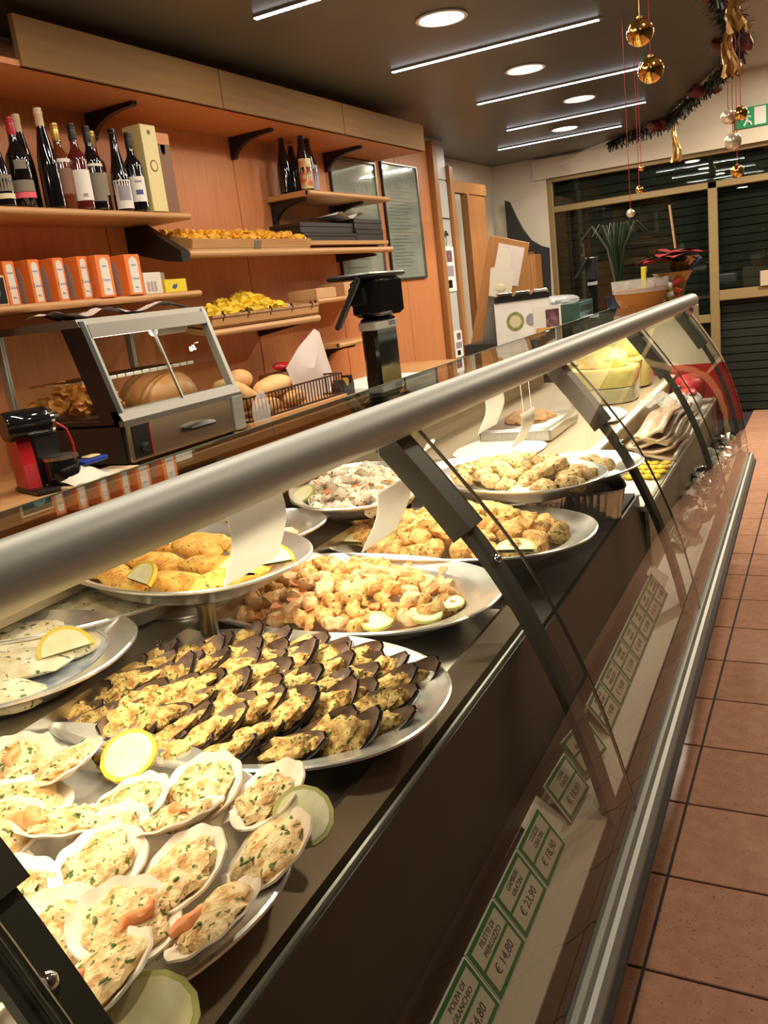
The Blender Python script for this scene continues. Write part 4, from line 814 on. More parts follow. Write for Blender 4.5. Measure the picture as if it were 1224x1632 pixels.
pl_fi = platter('oval_platter', 'oval platter of pale fish fillets at the left picture edge', -1.254, .792, 1.021, .305, .208, 20, liner='foil_blue')
pl_ra = platter('oval_platter', 'raised oval platter of orange gratin with lemon on a steel stand', -1.096, 1.195, 1.075, .285, .188, -14)
pl_un = platter('oval_platter', 'oval platter of white fish low behind the raised gratin platter', -1.25, 1.06, 1.021, .235, .16, 50)
pl_u2 = platter('oval_platter', 'half hidden oval platter of white fish behind the shrimps', -1.217, 1.464, 1.021, .25, .165, 60)
pl_bl = platter('oval_platter', 'blue patterned oval platter of white shrimps on a foil tray', -1.10, 1.90, 1.036, .273, .179, -56, liner='foil_blue')
pl_cr = platter('oval_platter', 'bright oval platter of creamy crumbed pieces on a foil tray', -.765, 2.10, 1.015, .282, .190, -24)
pl_c2 = platter('oval_platter', 'half hidden oval platter beyond the creamy crumbed pieces', -.66, 2.24, .985, .255, .170, 60)
st = thing('platter_stand', 'steel pedestal under the raised gratin platter', 'stand', (-1.096, 1.195, 1.021)); MB().lathe([(.09, 0), (.09, .004), (.03, .008), (.022, .012), (.022, .048), (.07, .054)], 24).build('pedestal', 'steel', st)
st = thing('platter_stand', 'steel leg stand under the front of the raised gratin platter', 'stand', (-.965, 1.09, ZD)); MB().lathe([(.022, 0), (.016, .006), (.016, .108), (.022, .119)], 20).build('leg', 'steel', st)
st = thing('platter_stand', 'low dark block under the crumbed morsel platter', 'stand', (-.80, 1.75, .905)); MB().box((-.22, -.12, 0), (.22, .12, .052), ch=.003).build('block', 'black_matte', st)
def foil_tray(label, x, y, z0, a, b, th, h):
    t = thing('foil_tray', label, 'foil tray', (x, y, z0), R(th)); n = 120; prof = [(.86, 0), (.98, h-.006), (1.0, h-.004), (1.02, h), (.97, h-.003), (.84, .004), (.01, .004)]
    vs = []; mb = MB()
    for i, (r, z) in enumerate(prof):
        for k in range(n):
            g = 2*math.pi*k/n; q = (abs(math.cos(g))**3.2+abs(math.sin(g))**3.2)**(-1/3.2); rr = r*(1+(0.012 if k % 3 == 0 else -.006)*(1 if i in (1, 2, 4) else .4 if i in (0, 5) else 0))
            vs.append((a*rr*q*math.cos(g), b*rr*q*math.sin(g), z))
    fs = [(i*n+k, i*n+(k+1) % n, (i+1)*n+(k+1) % n, (i+1)*n+k) for i in range(len(prof)-1) for k in range(n)]+[tuple(range(n-1, -1, -1)), tuple(range((len(prof)-1)*n, len(prof)*n))]
    mb.add(vs, fs).build('tray', 'foil', t, angle=20); return t
foil_tray('ribbed foil tray under the blue patterned platter', -1.08, 1.86, 1.021, .17, .11, -40, .018)
foil_tray('ribbed foil tray under the bright creamy platter', -.80, 2.10, .906, .20, .13, -24, .112)
foil_tray('crumpled foil tray beside the creamy platter, near the third glass arm', -.60, 2.24, .906, .11, .10, 20, .082)
# ---- mussels
def shell_solid(fn, nu, nv, th, nm, m):
    top = [fn(i/(nu-1), j/(nv-1)) for j in range(nv) for i in range(nu)]
    mb = MB(); bot = [(p[0]*1.03, p[1]*1.03, p[2]-th) for p in top]; n = nu*nv; fs = []
    for j in range(nv-1):
        for i in range(nu-1):
            a = j*nu+i; fs += [(a, a+1, a+nu+1, a+nu), (n+a, n+a+nu, n+a+nu+1, n+a+1)]
    for i in range(nu-1): fs += [(i, n+i, n+i+1, i+1), ((nv-1)*nu+i, (nv-1)*nu+i+1, n+(nv-1)*nu+i+1, n+(nv-1)*nu+i)]
    for j in range(nv-1): fs += [(j*nu, (j+1)*nu, n+(j+1)*nu, n+j*nu), (j*nu+nu-1, n+j*nu+nu-1, n+(j+1)*nu+nu-1, (j+1)*nu+nu-1)]
    return mb.add(top+bot, fs).mesh(nm, m, True, 60)
def mfn(k):
    def fn(a, b):        # b along length 0..1, a across
        y = -0.042+0.088*b; wd = 0.0225*(max(0.0, math.sin(math.pi*min(1, (b*.93+.05))**.85)))**.6*k+0.0015; s_ = 2*a-1
        return (s_*wd+0.004*math.sin(b*3.1), y, 0.015*(abs(s_)**2.2-1)*min(1, wd/0.018)+0.016+0.004*(b-.5)**2*4)
    return fn
mus_shell = shell_solid(mfn(1.0), 9, 13, 0.0022, 'mussel_shell', 'mussel_shell')
mus_lin = MB().grid(9, 13, lambda a, b: (lambda p: (p[0]*.95, p[1]*.96, p[2]+.0008))(mfn(1.0)(a, b))).mesh('mussel_lining', 'mussel_lining')
def crumb(rx, ry, rz, m, seed, nm='crumb_topping', amp=.32, fr=95, sub=3): return MB().blob(rx, ry, rz, amp, fr, seed, sub).mesh(nm, m)
mus_fill = [crumb(.0165, .031, .0115, 'crumb_yellow', s_, amp=.55, fr=80) for s_ in range(4)]
protos = []
rng = random.Random(11)
cnt = 0
for i in range(8):
    for j in range(12):
        x = -.290+.0540*j+(.027 if i % 2 else 0)+rng.uniform(-.010, .010); y = -.165+.046*i+rng.uniform(-.009, .009)
        if (abs(x)/.292)**2.3+(abs(y)/.172)**2.3 > 1.0: continue
        hump = .030*max(0, 1-(x/.30)**2-(y/.19)**2)
        pos = on(pl_mu, x, y, .016+hump+rng.uniform(0, .006))
        t = thing('stuffed_mussel', 'dark half-shell mussel stuffed with yellow herb breadcrumbs on the oval platter', 'mussel', pos, 0, 'stuffed mussels on the platter', (R(rng.uniform(10, 34)), R(rng.uniform(0, 34)), R(rng.uniform(-62, -18))))
        sc = rng.uniform(1.0, 1.25); t.scale = (sc, sc, sc)
        link('shell', mus_shell, t); link('lining', mus_lin, t)
        link('crumb_topping', mus_fill[cnt % 4], t, (0.0, rng.uniform(-.012, -.004), 0.0155), (0, 0, rng.choice((0, math.pi))+rng.uniform(-.1, .1))); cnt += 1
# ---- scallops
def sfn(a, b):
    g = 2*math.pi*a; dx, dy = math.sin(g), math.cos(g)
    hx, hy = dx*.052, dy*.052+.056; ph = math.atan2(hx, max(hy, 1e-4))
    wave = math.cos(ph*21.0); edge = .052*(1+.022*wave*(.5+.5*dy))*(1-.05*max(0, -dy)**3)
    r = edge*max(b, .02); x, y = r*dx*1.04, r*dy
    ph2 = math.atan2(x, y+.0565); rib = .0011*math.cos(ph2*21.0)*min(1, b*1.3)
    return (x, y, .0135*b**2.2+rib)
def polar_shell(fn, n, rings, th, nm, m):
    top = [fn(i/n, j/(rings-1)) for j in range(rings) for i in range(n)]; bot = [(p[0]*1.02, p[1]*1.02, p[2]-th) for p in top]; N_ = n*rings; fs = []
    for j in range(rings-1):
        for i in range(n):
            q = (i+1) % n; fs += [(j*n+i, j*n+q, (j+1)*n+q, (j+1)*n+i), (N_+j*n+i, N_+(j+1)*n+i, N_+(j+1)*n+q, N_+j*n+q)]
    for i in range(n): q = (i+1) % n; fs.append(((rings-1)*n+i, (rings-1)*n+q, N_+(rings-1)*n+q, N_+(rings-1)*n+i))
    return MB().add(top+bot, fs).mesh(nm, m, True, 60)
sc_shell = polar_shell(sfn, 96, 9, 0.0022, 'scallop_shell', 'scallop_shell')
sc_ears = MB().extr([(-.024, -.058), (.024, -.058), (.018, -.038), (-.018, -.038)], .007, .010, 'z').mesh('shell_ear', 'scallop_shell', False)
sc_fill = [crumb(.039, .037, .0125, 'crumb_pale', s_+20, amp=.42, fr=48) for s_ in range(4)]
sc_coral = [MB().tube([(.022*math.cos(g), .020*math.sin(g), 0.002*math.sin(g*3)) for g in [k*.32 for k in range(8)]], [.003, .006, .0085, .0095, .0095, .008, .006, .003], 9).mesh('coral', 'coral'), MB().tube([(-.02+.006*k, .004*math.sin(k), 0) for k in range(8)], [.003, .006, .0075, .008, .0075, .007, .005, .003], 9).mesh('coral', 'coral')]
SCL = [(-.765, .570, 205, 18, 1, 0, 'scallop with broad shell hinge upwards, at the left above the crab-coloured one'), (-.955, .666, 40, 20, 1, 1, ''), (-.868, .672, 300, 22, 0, 0, ''), (-.665, .690, 320, 22, 0, 0, ''), (-.632, .612, 250, 24, 1, 1, ''), (-.565, .690, 290, 24, 0, 0, ''), (-.512, .615, 310, 30, 0, 0, ''), (-.568, .545, 300, 22, 0, 0, ''), (-.668, .528, 20, 18, 0, 0, ''), (-.640, .445, 30, 18, 0, 0, ''), (-.490, .495, 285, 30, 1, 1, ''), (-.582, .470, 15, 12, 1, 1, ''), (-.545, .405, 300, 26, 1, 0, ''), (-.732, .465, 40, 15, 0, 0, ''), (-.83, .535, 60, 15, 1, 0, ''), (-.87, .598, 80, 12, 0, 0, ''), (-.735, .400, 20, 10, 1, 1, ''), (-.66, .375, 330, 12, 0, 0, ''), (-.728, .632, 330, 20, 0, 0, ''), (-.700, .572, 300, 16, 1, 0, '')]
SNAME = ['scallop with the broad white shell rim on its left side, left of centre', 'scallop at the left picture edge below the fillet platter', 'scallop half hidden behind the upper lemon slice', 'scallop topped with golden crumbs, nearest the mussel platter rim', 'scallop with a long orange coral in the middle of the platter', 'scallop beside the right-hand lemon slice, farther back', 'scallop in a deep white shell below the right-hand lemon slice', 'flat open scallop with white rim in the centre of the platter', 'scallop with a dark herb leaf left of the central one', 'scallop with translucent ribbed shell next to the black glass arm', 'scallop with two orange corals near the front platter rim', 'scallop showing red coral between its neighbours', 'lowest scallop with a large round coral beside the front lemon slice', 'scallop half hidden behind the black knob', 'scallop at the left picture edge beside the broad-rimmed one', 'small crumbed scallop at the far left of the platter', 'scallop hidden behind the black glass arm, upper one', 'scallop hidden behind the black glass arm, lower one', 'scallop between the pale lemon slice and the central scallops', 'scallop just behind the flat open one in the centre']
for k, (x, y, rz, tilt, cor_, cv_, _) in enumerate(SCL):
    z = ZD+.040+(.012 if k in (0, 4, 7, 10, 12) else 0)+.006*(k % 3)
    t = thing('scallop', SNAME[k], 'scallop', (x, y, z), 0, 'gratinated scallops on the platter', (R(tilt*.9), R(10 if k % 2 else -4), R(rz)))
    sc = .97 if k % 3 else 1.05; t.scale = (sc, sc, sc)
    link('shell', sc_shell, t); link('shell_ear', sc_ears, t)
    link('crumb_topping', sc_fill[k % 4], t, (rng.uniform(-.004, .004), .000, .0105), (0, 0, rng.uniform(0, 6)))
    if cor_: link('coral', sc_coral[cv_], t, (rng.uniform(-.012, .016), rng.uniform(-.022, .012), .021), (0, 0, rng.uniform(0, 6)))
    for q in range(5):
        MB().blob(.004, .002, .0012, .2, 90, q, 1).build('herb_fleck', 'herb', t, loc=(rng.uniform(-.026, .026), rng.uniform(-.026, .026), .0215), rot=(0, 0, rng.uniform(0, 3)))
lemon((-.508, .668, 1.012), (R(42), R(0), R(40)), 'whole lemon slice leaning at the right rim of the scallop platter', False, .034, 'lime_rind')
lemon((-.805, .715, 1.012), (R(30), 0, R(20)), 'pale lemon slice tucked between scallops at the back of their platter', False, .038)
lemon((-.492, .400, 1.000), (R(18), 0, R(58)), 'lemon slice at the front rim of the scallop platter', False, .042, 'lime_rind')
# ---- shrimps
def shrimp(m, seed):
    pth = []; rad = []
    for k in range(12):
        g = R(-20)+R(265)*k/11; rr = .0140+.002*noise.noise(Vector((k*.6, seed, 0))); pth.append((rr*math.cos(g), rr*math.sin(g), .002*math.sin(k+seed)))
        rad.append((.0122*(1-(k/11)**2*.55) if k > 0 else .006)*(1+.14*math.sin(k*2.3+seed)))
    mb = MB().tube(pth, rad, 9)
    mb.v = [tuple(Vector(p)*(1+.10*noise.noise(Vector(p)*190+Vector((seed, 0, 0))))) for p in mb.v]
    return mb.mesh('shrimp_body', m)
tailm = MB().extr([(0, -.003), (.014, -.008), (.017, 0), (.014, .008), (0, .003)], -.001, .001, 'z').mesh('tail', 'coral', False)
def heap(plat, protos, n, fx, fy, hump, base, label, cat, name, group, sc=(.9, 1.15), tilt=25, seed=1, tail=False, cx=0, cy=0, mind=.03):
    rg = random.Random(seed); pts = []; tries = 0
    while len(pts) < n and tries < 9000:
        tries += 1; x, y = rg.uniform(-fx, fx), rg.uniform(-fy, fy)
        if (x/fx)**2+(y/fy)**2 > 1: continue
        md = mind*(1-.35*tries/9000)
        if any((x-a)**2+(y-b)**2 < md*md for a, b in pts): continue
        pts.append((x, y))
    for k, (x, y) in enumerate(pts):
        z = base+hump*max(0, 1-(x/fx)**2-(y/fy)**2)+rg.uniform(0, .006)
        rot = (R(rg.uniform(-tilt, tilt)), R(rg.uniform(-tilt, tilt)), rg.uniform(0, 6.28)); s_ = rg.uniform(*sc); loc = on(plat, x+cx, y+cy, z)
        if tail:
            t = thing(name, label, cat, loc, 0, group, rot); t.scale = (s_,)*3; link('body', protos[k % len(protos)], t); link('tail', tailm, t, (-.006, -.017, 0), (0, 0, R(-60)))
        else:
            o = link(name, protos[k % len(protos)], None, loc, rot); o.scale = (s_,)*3; tag(o, label, cat, group)
shr = [shrimp('shrimp_pink', s_) for s_ in range(3)]+[shrimp('crumb_gold', s_+5) for s_ in range(3)]
heap(pl_sh, shr, 95, .245, .145, .048, .026, 'curled breaded shrimp in the heap on the platter behind the mussels', 'shrimp', 'breaded_shrimp', 'breaded shrimps on the platter', (1.05, 1.4), 30, 2, True, -.015, 0, .034)
morsel = [crumb(.030, .024, .020, 'crumb_gold', s_+40, 'crumbed_morsel', .34, 50, 3) for s_ in range(3)]+[crumb(.034, .022, .018, 'crumb_yellow', s_+50, 'crumbed_morsel', .34, 50, 3) for s_ in range(2)]
heap(pl_sh, morsel[:3], 12, .08, .11, .02, .030, 'crumbed seafood piece at the left end of the shrimp platter', 'seafood piece', 'crumbed_morsel', 'crumbed pieces beside the shrimps', (.8, 1.1), 20, 5, False, -.17, 0, .04)
heap(pl_gr, morsel, 58, .238, .142, .046, .032, 'golden crumbed seafood morsel heaped on the platter behind the glass arm', 'seafood piece', 'crumbed_morsel', 'crumbed morsels on the far platter', (.9, 1.25), 30, 3, False, 0, 0, .044)
cream_m = [crumb(.034, .026, .018, 'crumb_pale', s_+60, 'creamy_piece', .34, 45, 3) for s_ in range(3)]
heap(pl_cr, cream_m, 34, .20, .118, .038, .030, 'pale creamy crumbed piece on the bright platter', 'seafood piece', 'creamy_piece', 'creamy pieces on the bright platter', (.85, 1.2), 25, 4, False, .03, .01, .042)
heap(pl_c2, cream_m, 20, .165, .10, .02, .030, 'pale crumbed piece on the half hidden platter', 'seafood piece', 'creamy_piece', 'pieces on the half hidden platter', (.85, 1.15), 25, 6, False, 0, 0, .046)
wsh = [shrimp('shrimp_white', s_+11) for s_ in range(3)]
heap(pl_bl, wsh, 62, .215, .125, .045, .020, 'white peeled shrimp with herbs on the blue patterned platter', 'shrimp', 'white_shrimp', 'white shrimps on the blue platter', (1.0, 1.35), 30, 8, True, 0, 0, .032)
strip_m = [MB().blob(.085, .030, .016, .16, 30, s_, 3).mesh('gratin_strip', 'crumb_orange') for s_ in range(3)]
for k, (x, y, rz, z) in enumerate(((-.15, -.09, 5, 0), (-.02, -.11, -4, 0), (.11, -.085, 8, .004), (-.17, -.02, -6, .004), (-.03, -.035, 4, .010), (.12, -.01, 14, .012), (-.15, .05, 0, .006), (0.0, .04, -8, .016), (.14, .06, -12, .010), (-.05, .10, 5, .006), (.08, .115, 0, .004), (.19, -.03, 80, .01))):
    tag(link('gratin_strip', strip_m[k % 3], None, on(pl_ra, x, y, .026+z), (R(8), 0, R(rz-14))), 'orange gratinated fish strip on the raised platter', 'fish strip', 'gratin strips on the raised platter')
for k, (x, y, r_) in enumerate(((.205, -.035, 40), (.06, -.135, 10), (.225, .03, 70))):
    lemon(on(pl_ra, x, y, .042), (R(40), 0, R(r_-30)), ['lemon half-slice at the right tip of the raised gratin platter', 'lemon half-slice along the front rim of the raised gratin platter', 'lemon half-slice at the back right of the raised gratin platter'][k], True, .042)
fil = [MB().blob(.130, .066, .018, .14, 18, s_, 3).mesh('fish_fillet', 'fillet') for s_ in range(3)]
def fillets(plat, spots, label, group, labs=None):
    for k, (x, y, rz, z) in enumerate(spots):
        tag(link('fish_fillet', fil[k % 3], None, on(plat, x, y, .020+z), (0, 0, R(rz+plat['geo'][5]))), labs[k] if labs else label, 'fish fillet', group)
fillets(pl_fi, ((-.10, -.08, 5, 0), (.09, -.085, -4, 0), (-.12, .015, 0, .008), (.075, .0, 6, .010), (-.08, .09, -5, .004), (.10, .075, 10, .004)), '', 'fillets on the left platter', ['front left pale fillet on the left-edge platter', 'front right pale fillet beside the lower lemon slice', 'middle left fillet on the left-edge platter', 'middle right herb-flecked fillet on the left-edge platter', 'back left fillet on the left-edge platter', 'back right fillet beside the upper lemon slice'])
lemon(on(pl_fi, .195, .02, .040), (R(48), 0, R(60)), 'lemon slice at the right tip of the fillet platter', True, .044)
lemon(on(pl_fi, .04, -.155, .034), (R(25), 0, R(20)), 'lemon slice at the front rim of the fillet platter', True, .05)
fillets(pl_un, ((-.06, -.05, 0, 0), (.05, -.04, 8, .004), (0, .05, 0, .008)), 'pale fish fillet on the low platter behind the raised gratin', 'fillets behind the raised gratin')
fillets(pl_u2, ((-.06, -.05, 0, 0), (.05, -.04, 8, .004), (0, .05, 0, .008)), 'pale fish fillet on the half hidden platter behind the shrimps', 'fillets on the half hidden platter')
lemon(on(pl_bl, .02, -.145, .040), (R(30), 0, R(-20)), 'lemon slice on the blue patterned platter of white shrimps', False, .036, 'lime_rind')
for k, (x, y, r_, lb) in enumerate(((.222, -.065, 40, 'green-edged lemon slice at the right of the shrimp platter, front one'), (.235, .0, 60, 'green-edged lemon slice at the right of the shrimp platter, rear one'), (.15, -.115, 10, 'yellow lemon slice on the front rim of the shrimp platter'))):
    lemon(on(pl_sh, x, y, .036), (R(8), 0, R(r_)), lb, False, .030, 'lime_rind')
lemon(on(pl_gr, -.22, -.08, .036), (R(15), 0, 0), 'yellow lemon slice at the left rim of the crumbed morsel platter', True, .046)
lemon(on(pl_gr, .18, -.125, .040), (R(15), 0, R(10)), 'green lemon slice at the front right of the crumbed morsel platter', True, .046, 'lime_rind')
lemon(on(pl_cr, .17, -.10, .03), (R(20), 0, R(12)), 'green lemon slice on the bright creamy platter', True, .05, 'lime_rind')
t = thing('clamp_knob', 'black knob of the nearest glass arm at the left picture edge', 'knob', cw(-.575, .33, 1.165), CA)
MB().lathe([(.016, 0), (.018, .006), (.018, .03), (.014, .036)], 14, M=Matrix.Rotation(R(-90), 4, 'X')).build('grip', 'black', t); MB().box((-.012, -.03, -.012), (.012, 0, .012), ch=.002).build('block', 'steel', t)
# ================================================================== FAR SECTION OF THE COUNTER
Z3 = .866
tag(MB().grid(6, 6, lambda a, b: cw(-.60+.17*a, 2.60+.42*b, Z3+.002+.003*math.sin(a*9+b*6))).build('white_paper', 'paper', None), 'sheet of white paper under the small yellow pasta parcels', 'paper')
rav = MB().blob(.017, .017, .008, .2, 60, 3, 2).mesh('stuffed_pasta', 'pasta_yellow')
rg = random.Random(5)
for i in range(5):
    for j in range(6):
        tag(link('stuffed_pasta', rav, None, cw(-.565+.030*i+rg.uniform(-.004, .004), 2.80+.033*j, Z3+.012+.007*(j % 2)), (0, 0, rg.uniform(0, 6))), 'small yellow stuffed pasta parcel on white paper', 'pasta', 'stuffed pasta on white paper')
HN = ['bottom', 'second', 'third', 'fourth', 'fifth', 'top']
for k in range(6):
    o = MB().grid(18, 10, lambda a, b: ((-.095+.012*k)+(.19-.02*k)*b, -.36+.72*a, .010*math.sin(a*8+k)+.012*math.sin(b*5+k*2)+.018*k)).mesh('smoked_slice', 'ham')
    o2 = link('smoked_slice', o, None, cw(-.515, 3.42, Z3+.024), (0, 0, CA)); md = o2.modifiers.new('thick', 'SOLIDIFY'); md.thickness = .010
    tag(o2, f'{HN[k]} layer of the long stack of wrapped smoked slices', 'smoked slices', 'stack of smoked slices')
t = thing('film_wrap', 'crumpled clear film lying on the stacked smoked slices', 'plastic film', cw(-.53, 3.62, Z3+.135), CA); MB().grid(14, 14, lambda a, b: (-.09+.17*a, -.14+.28*b, .012*math.sin(a*17+b*9)+.012*math.sin(b*23))).build('film', 'film', t)
# cheese tub and packets on the rear step
t = thing('cheese_tub', 'clear tub heaped with grated yellow cheese beyond the third glass arm', 'tub', cw(-.80, 3.75, .99), CA)
MB().lathe([(.13, 0), (.14, .02), (.155, .16), (.158, .165), (.15, .162), (.135, .02), (.02, .012)], 32, power=3.0).build('tub', 'glass_clear', t)
MB().lathe([(.13, .004), (.138, .06), (.135, .065), (.01, .066)], 32, power=3.0).build('oil_layer', 'label_cream', t)
MB().lathe([(.136, .07), (.145, .13), (.14, .145), (.01, .15)], 32, power=3.0).build('cheese_fill', 'cheese', t)
MB().blob(.10, .10, .06, .25, 30, 2, 3, (0, 0, .17)).build('cheese_heap', 'cheese', t)
t = thing('cheese_tub', 'second tub of yellow cheese at the far end, behind the fourth arm', 'tub', cw(-.80, 4.18, .99), CA); MB().lathe([(.13, 0), (.15, .15), (.145, .15), (.12, .01)], 28, power=3.0).build('tub', 'glass_clear', t); MB().lathe([(.125, .01), (.14, .13), (.01, .16)], 28, power=3.0).build('cheese_fill', 'cheese', t); MB().blob(.10, .10, .06, .25, 30, 5, 3, (0, 0, .17)).build('cheese_heap', 'cheese', t)
for k, (u, v, z, a, b, h, m, lb) in enumerate(((-.52, 4.05, Z3, .085, .15, .10, 'paper', 'white wrapped packet with red print near the far end panel'), (-.53, 4.33, Z3, .08, .10, .14, 'red_print', 'red wrapped packet at the far end of the counter'), (-.70, 3.30, .99, .07, .16, .03, 'paper', 'white paper parcel on the rear step before the cheese tub'), (-.95, 2.75, .99, .16, .20, .012, 'white', 'flat white board on the rear step beyond the creamy platter'))):
    t = thing('packet', lb, 'packet', cw(u, v, z), CA+.1*k); MB().blob(a, b, h*.55, .10, 14, k, 3, (0, 0, h*.5), -h*.5).build('wrap', m, t)
    if k == 0: MB().blob(a*.5, b*.5, .02, .2, 20, 3, 2, (0.02, 0, h*.95)).build('red_print', 'red_print', t)
t = thing('steel_pan', 'shallow steel pan with brown pate on the rear step', 'pan', cw(-.93, 3.05, .99), CA); MB().box((-.13, -.20, 0), (.13, .20, .05), ch=.008).build('pan', 'steel', t); MB().blob(.09, .12, .03, .2, 25, 2, 3, (0, 0, .055)).build('contents', 'wicker', t)
fo = [MB().blob(.026, .034, .020, .7, 60, s_, 2).mesh('foil_sweet', ('foil', 'garland', 'foil', 'black_gloss', 'paper', 'foil')[s_ % 6], True, 15) for s_ in range(6)]
for k in range(84):
    v = 2.95+1.50*((k*.618) % 1.0); u = -.400+rg.uniform(-.01, .065)
    tag(link('foil_sweet', fo[k % 6], None, cw(u, v, .676-(u+.41)*.42+rg.uniform(.0, .045)), (rg.uniform(-1, 1), rg.uniform(-1, 1), rg.uniform(0, 6))), 'crumpled silver and dark foil piece heaped along the far price ledge', 'foil piece', 'foil pieces along the far ledge')
# small boards and bags on the rear sill
t = thing('cutting_board', 'orange wooden board lying on the rear sill below the rail', 'board', cw(-1.33, 2.06, 1.12), CA); MB().box((-.06, -.20, 0), (.06, .20, .015), ch=.004).build('board', 'cardboard', t)
t = thing('cutting_board', 'small pale board on the rear sill left of the second arm', 'board', cw(-1.32, 1.63, 1.12), CA+.2); MB().box((-.06, -.09, 0), (.06, .09, .012), ch=.003).build('board', 'wood_light', t)
tag(MB().blob(.05, .12, .03, .3, 25, 3, 3, cw(-1.32, 2.42, 1.145)).build('plastic_bag', 'film', None), 'clear plastic bag lying on the rear sill', 'plastic bag')
t = thing('serving_spoon', 'white plastic spoon leaning on the bright creamy platter', 'spoon', cw(-.99, 2.06, 1.07), R(70), None, (0, R(-35), R(60))); MB().tube([(0, 0, 0), (.10, 0, 0)], [.006, .004], 8).build('handle', 'white', t); MB().blob(.02, .013, .005, .05, 10, 1, 2, (.115, 0, 0)).build('bowl', 'white', t)
# customer display on the rear sill
sd = thing('customer_display', 'black weighing-scale customer display on a pole behind the rail', 'display', cw(-1.33, 2.70, 1.12), CA)
MB().box((-.06, -.075, 0), (.06, .075, .02), ch=.005).build('foot', 'black', sd)
MB().box((-.030, -.085, .02), (.030, .085, .36), ch=.010).build('pole', 'black_gloss', sd)
MB().box((-.033, -.088, .315), (.033, .088, .345), ch=.004).build('label_band', 'white_panel', sd)
link('lettering', text_mesh('EXTC', .022, 'ink'), sd, (.034, .04, .33), (R(90), 0, R(90)))
MB().box((-.045, -.10, .36), (.060, .105, .485), ch=.012).build('head', 'black_gloss', sd)
e1 = Vector((-.44, .90, 0)); e2 = Vector((-.90*.50, -.44*.50, -.866)); e3 = e1.cross(e2).normalized()
MB().box((-.10, 0, -.009), (.12, .175, .009), Matrix.Translation((.01, -.125, .487)) @ Matrix((e1, e2, e3)).transposed().to_4x4(), .004).build('screen_back', 'black', sd)
MB().box((-.04, -.12, .40), (.02, -.09, .46), ch=.005).build('hinge', 'black', sd)
MB().box((-.11, -.135, .485), (.055, .15, .503), ch=.006).build('top_bar', 'black', sd)
# items standing beyond the counter on its top glass / far worktop
sb_ = thing('side_counter', 'dark service counter behind the far end of the glass case', 'counter', (-1.72, 5.4, 0))
MB().box((-.40, -.55, 1.0), (.62, .85, 1.04), ch=.004).build('worktop', 'wood_light', sb_); MB().box((-.38, -.52, 0), (.58, .82, 1.0), ch=.004).build('body', 'black_matte', sb_); MB().box((-.38, -.20, 1.04), (.62, .82, 1.17), ch=.004).build('raised_top', 'black_matte', sb_)
for k, (zz, lb) in enumerate(((1.04, ''),)):
    t = thing('food_poster', 'white leaflet stand with pictures of salad bowls beside the door', 'leaflet stand', (-1.63, 5.0, 1.04), R(-52))
    MB().box((-.004, -.17, 0), (.004, .17, .40), ch=.001).build('sheet', 'paper', t)
    MB().box((-.010, -.17, .375), (.012, .17, .41), ch=.003).build('black_header', 'black', t)
    for q, zz in enumerate((.26, .10)):
        for (yy, rr, m) in ((-.05, .055, 'salad_green'), (-.05, .036, 'label_cream'), (.05, .035, 'label_greyblue')):
            MB().lathe([(rr, 0), (rr, .001+.0004*q)], 20, M=Matrix.Rotation(R(90), 4, 'Y'), sy=1.0).build('bowl_picture', m, t, loc=(.0045+(.0012 if rr < .04 else 0), yy, zz))
    for q in range(3): MB().box((-.02, -.15+.11*q, .41), (.02, -.06+.11*q, .43), ch=.004).build('silver_clip', 'chrome', t)
t = thing('photo_leaflet', 'orange photo leaflet clipped beside the salad leaflet stand', 'leaflet', (-1.475, 4.97, 1.04), R(-52)); MB().box((-.003, -.085, 0), (.003, .085, .33)).build('sheet', 'paper', t, smooth=False); MB().box((.0032, -.075, .07), (.004, .02, .21)).build('photo', 'photo_orange', t, smooth=False); MB().box((.0032, -.01, .21), (.004, .072, .31)).build('photo', 'photo_dark', t, smooth=False)
t = thing('shaped_sign', 'white rounded sign with a loaf drawing leaning back beside the door', 'sign', (-1.90, 5.38, 1.44), 0, None, (R(-14), 0, R(-52))); MB().extr([(-.07, 0), (.07, 0), (.08, .17), (.05, .18), (.03, .28), (0, .31), (-.03, .30), (-.045, .26), (-.06, .18), (-.085, .17)], -.004, .004, 'x').build('board', 'cream_white', t, smooth=False); MB().blob(.006, .04, .03, .3, 30, 2, 2, (.004, 0, .06)).build('drawing', 'label_cream', t)
MB().box((-.02, -.07, -.42), (.0, .07, 0)).build('stand', 'alu_dark', t, smooth=False)
t = thing('tilted_notice', 'plain pale notice tilted on a brown board behind the leaflets', 'notice', (-2.05, 5.85, 1.42), 0, None, (R(-16), 0, R(-52))); MB().box((-.01, -.16, -.38), (0, .13, .40), ch=.002).build('board', 'wood_door', t); MB().box((.001, -.09, .10), (.004, .10, .36)).build('sheet', 'paper_pink', t, smooth=False)
t = thing('green_crate', 'dark green plastic crate of wrapped goods behind the far case end', 'crate', (-1.58, 5.50, 1.17), R(5))
for a, b in (((-.20, -.26, 0), (.20, .26, .01)), ((-.20, -.26, .01), (-.19, .26, .19)), ((.19, -.26, .01), (.20, .26, .19)), ((-.19, -.26, .01), (.19, -.25, .19)), ((-.19, .25, .01), (.19, .26, .19))): MB().box(a, b, ch=.002).build('crate_side', 'crate_green', t)
mb = MB()
for k in range(9):
    for q in range(3): mb.box((.2002, -.23+.052*k, .03+.05*q), (.202, -.20+.052*k, .065+.05*q))
stuff(mb.build('grille_slots', 'black', t, smooth=False))
tag(MB().blob(.15, .20, .04, .2, 12, 3, 3, (-1.58, 5.50, 1.37)).build('wrapped_parcel', 'film', None), 'white wrapped parcel lying in the dark green crate', 'parcel')
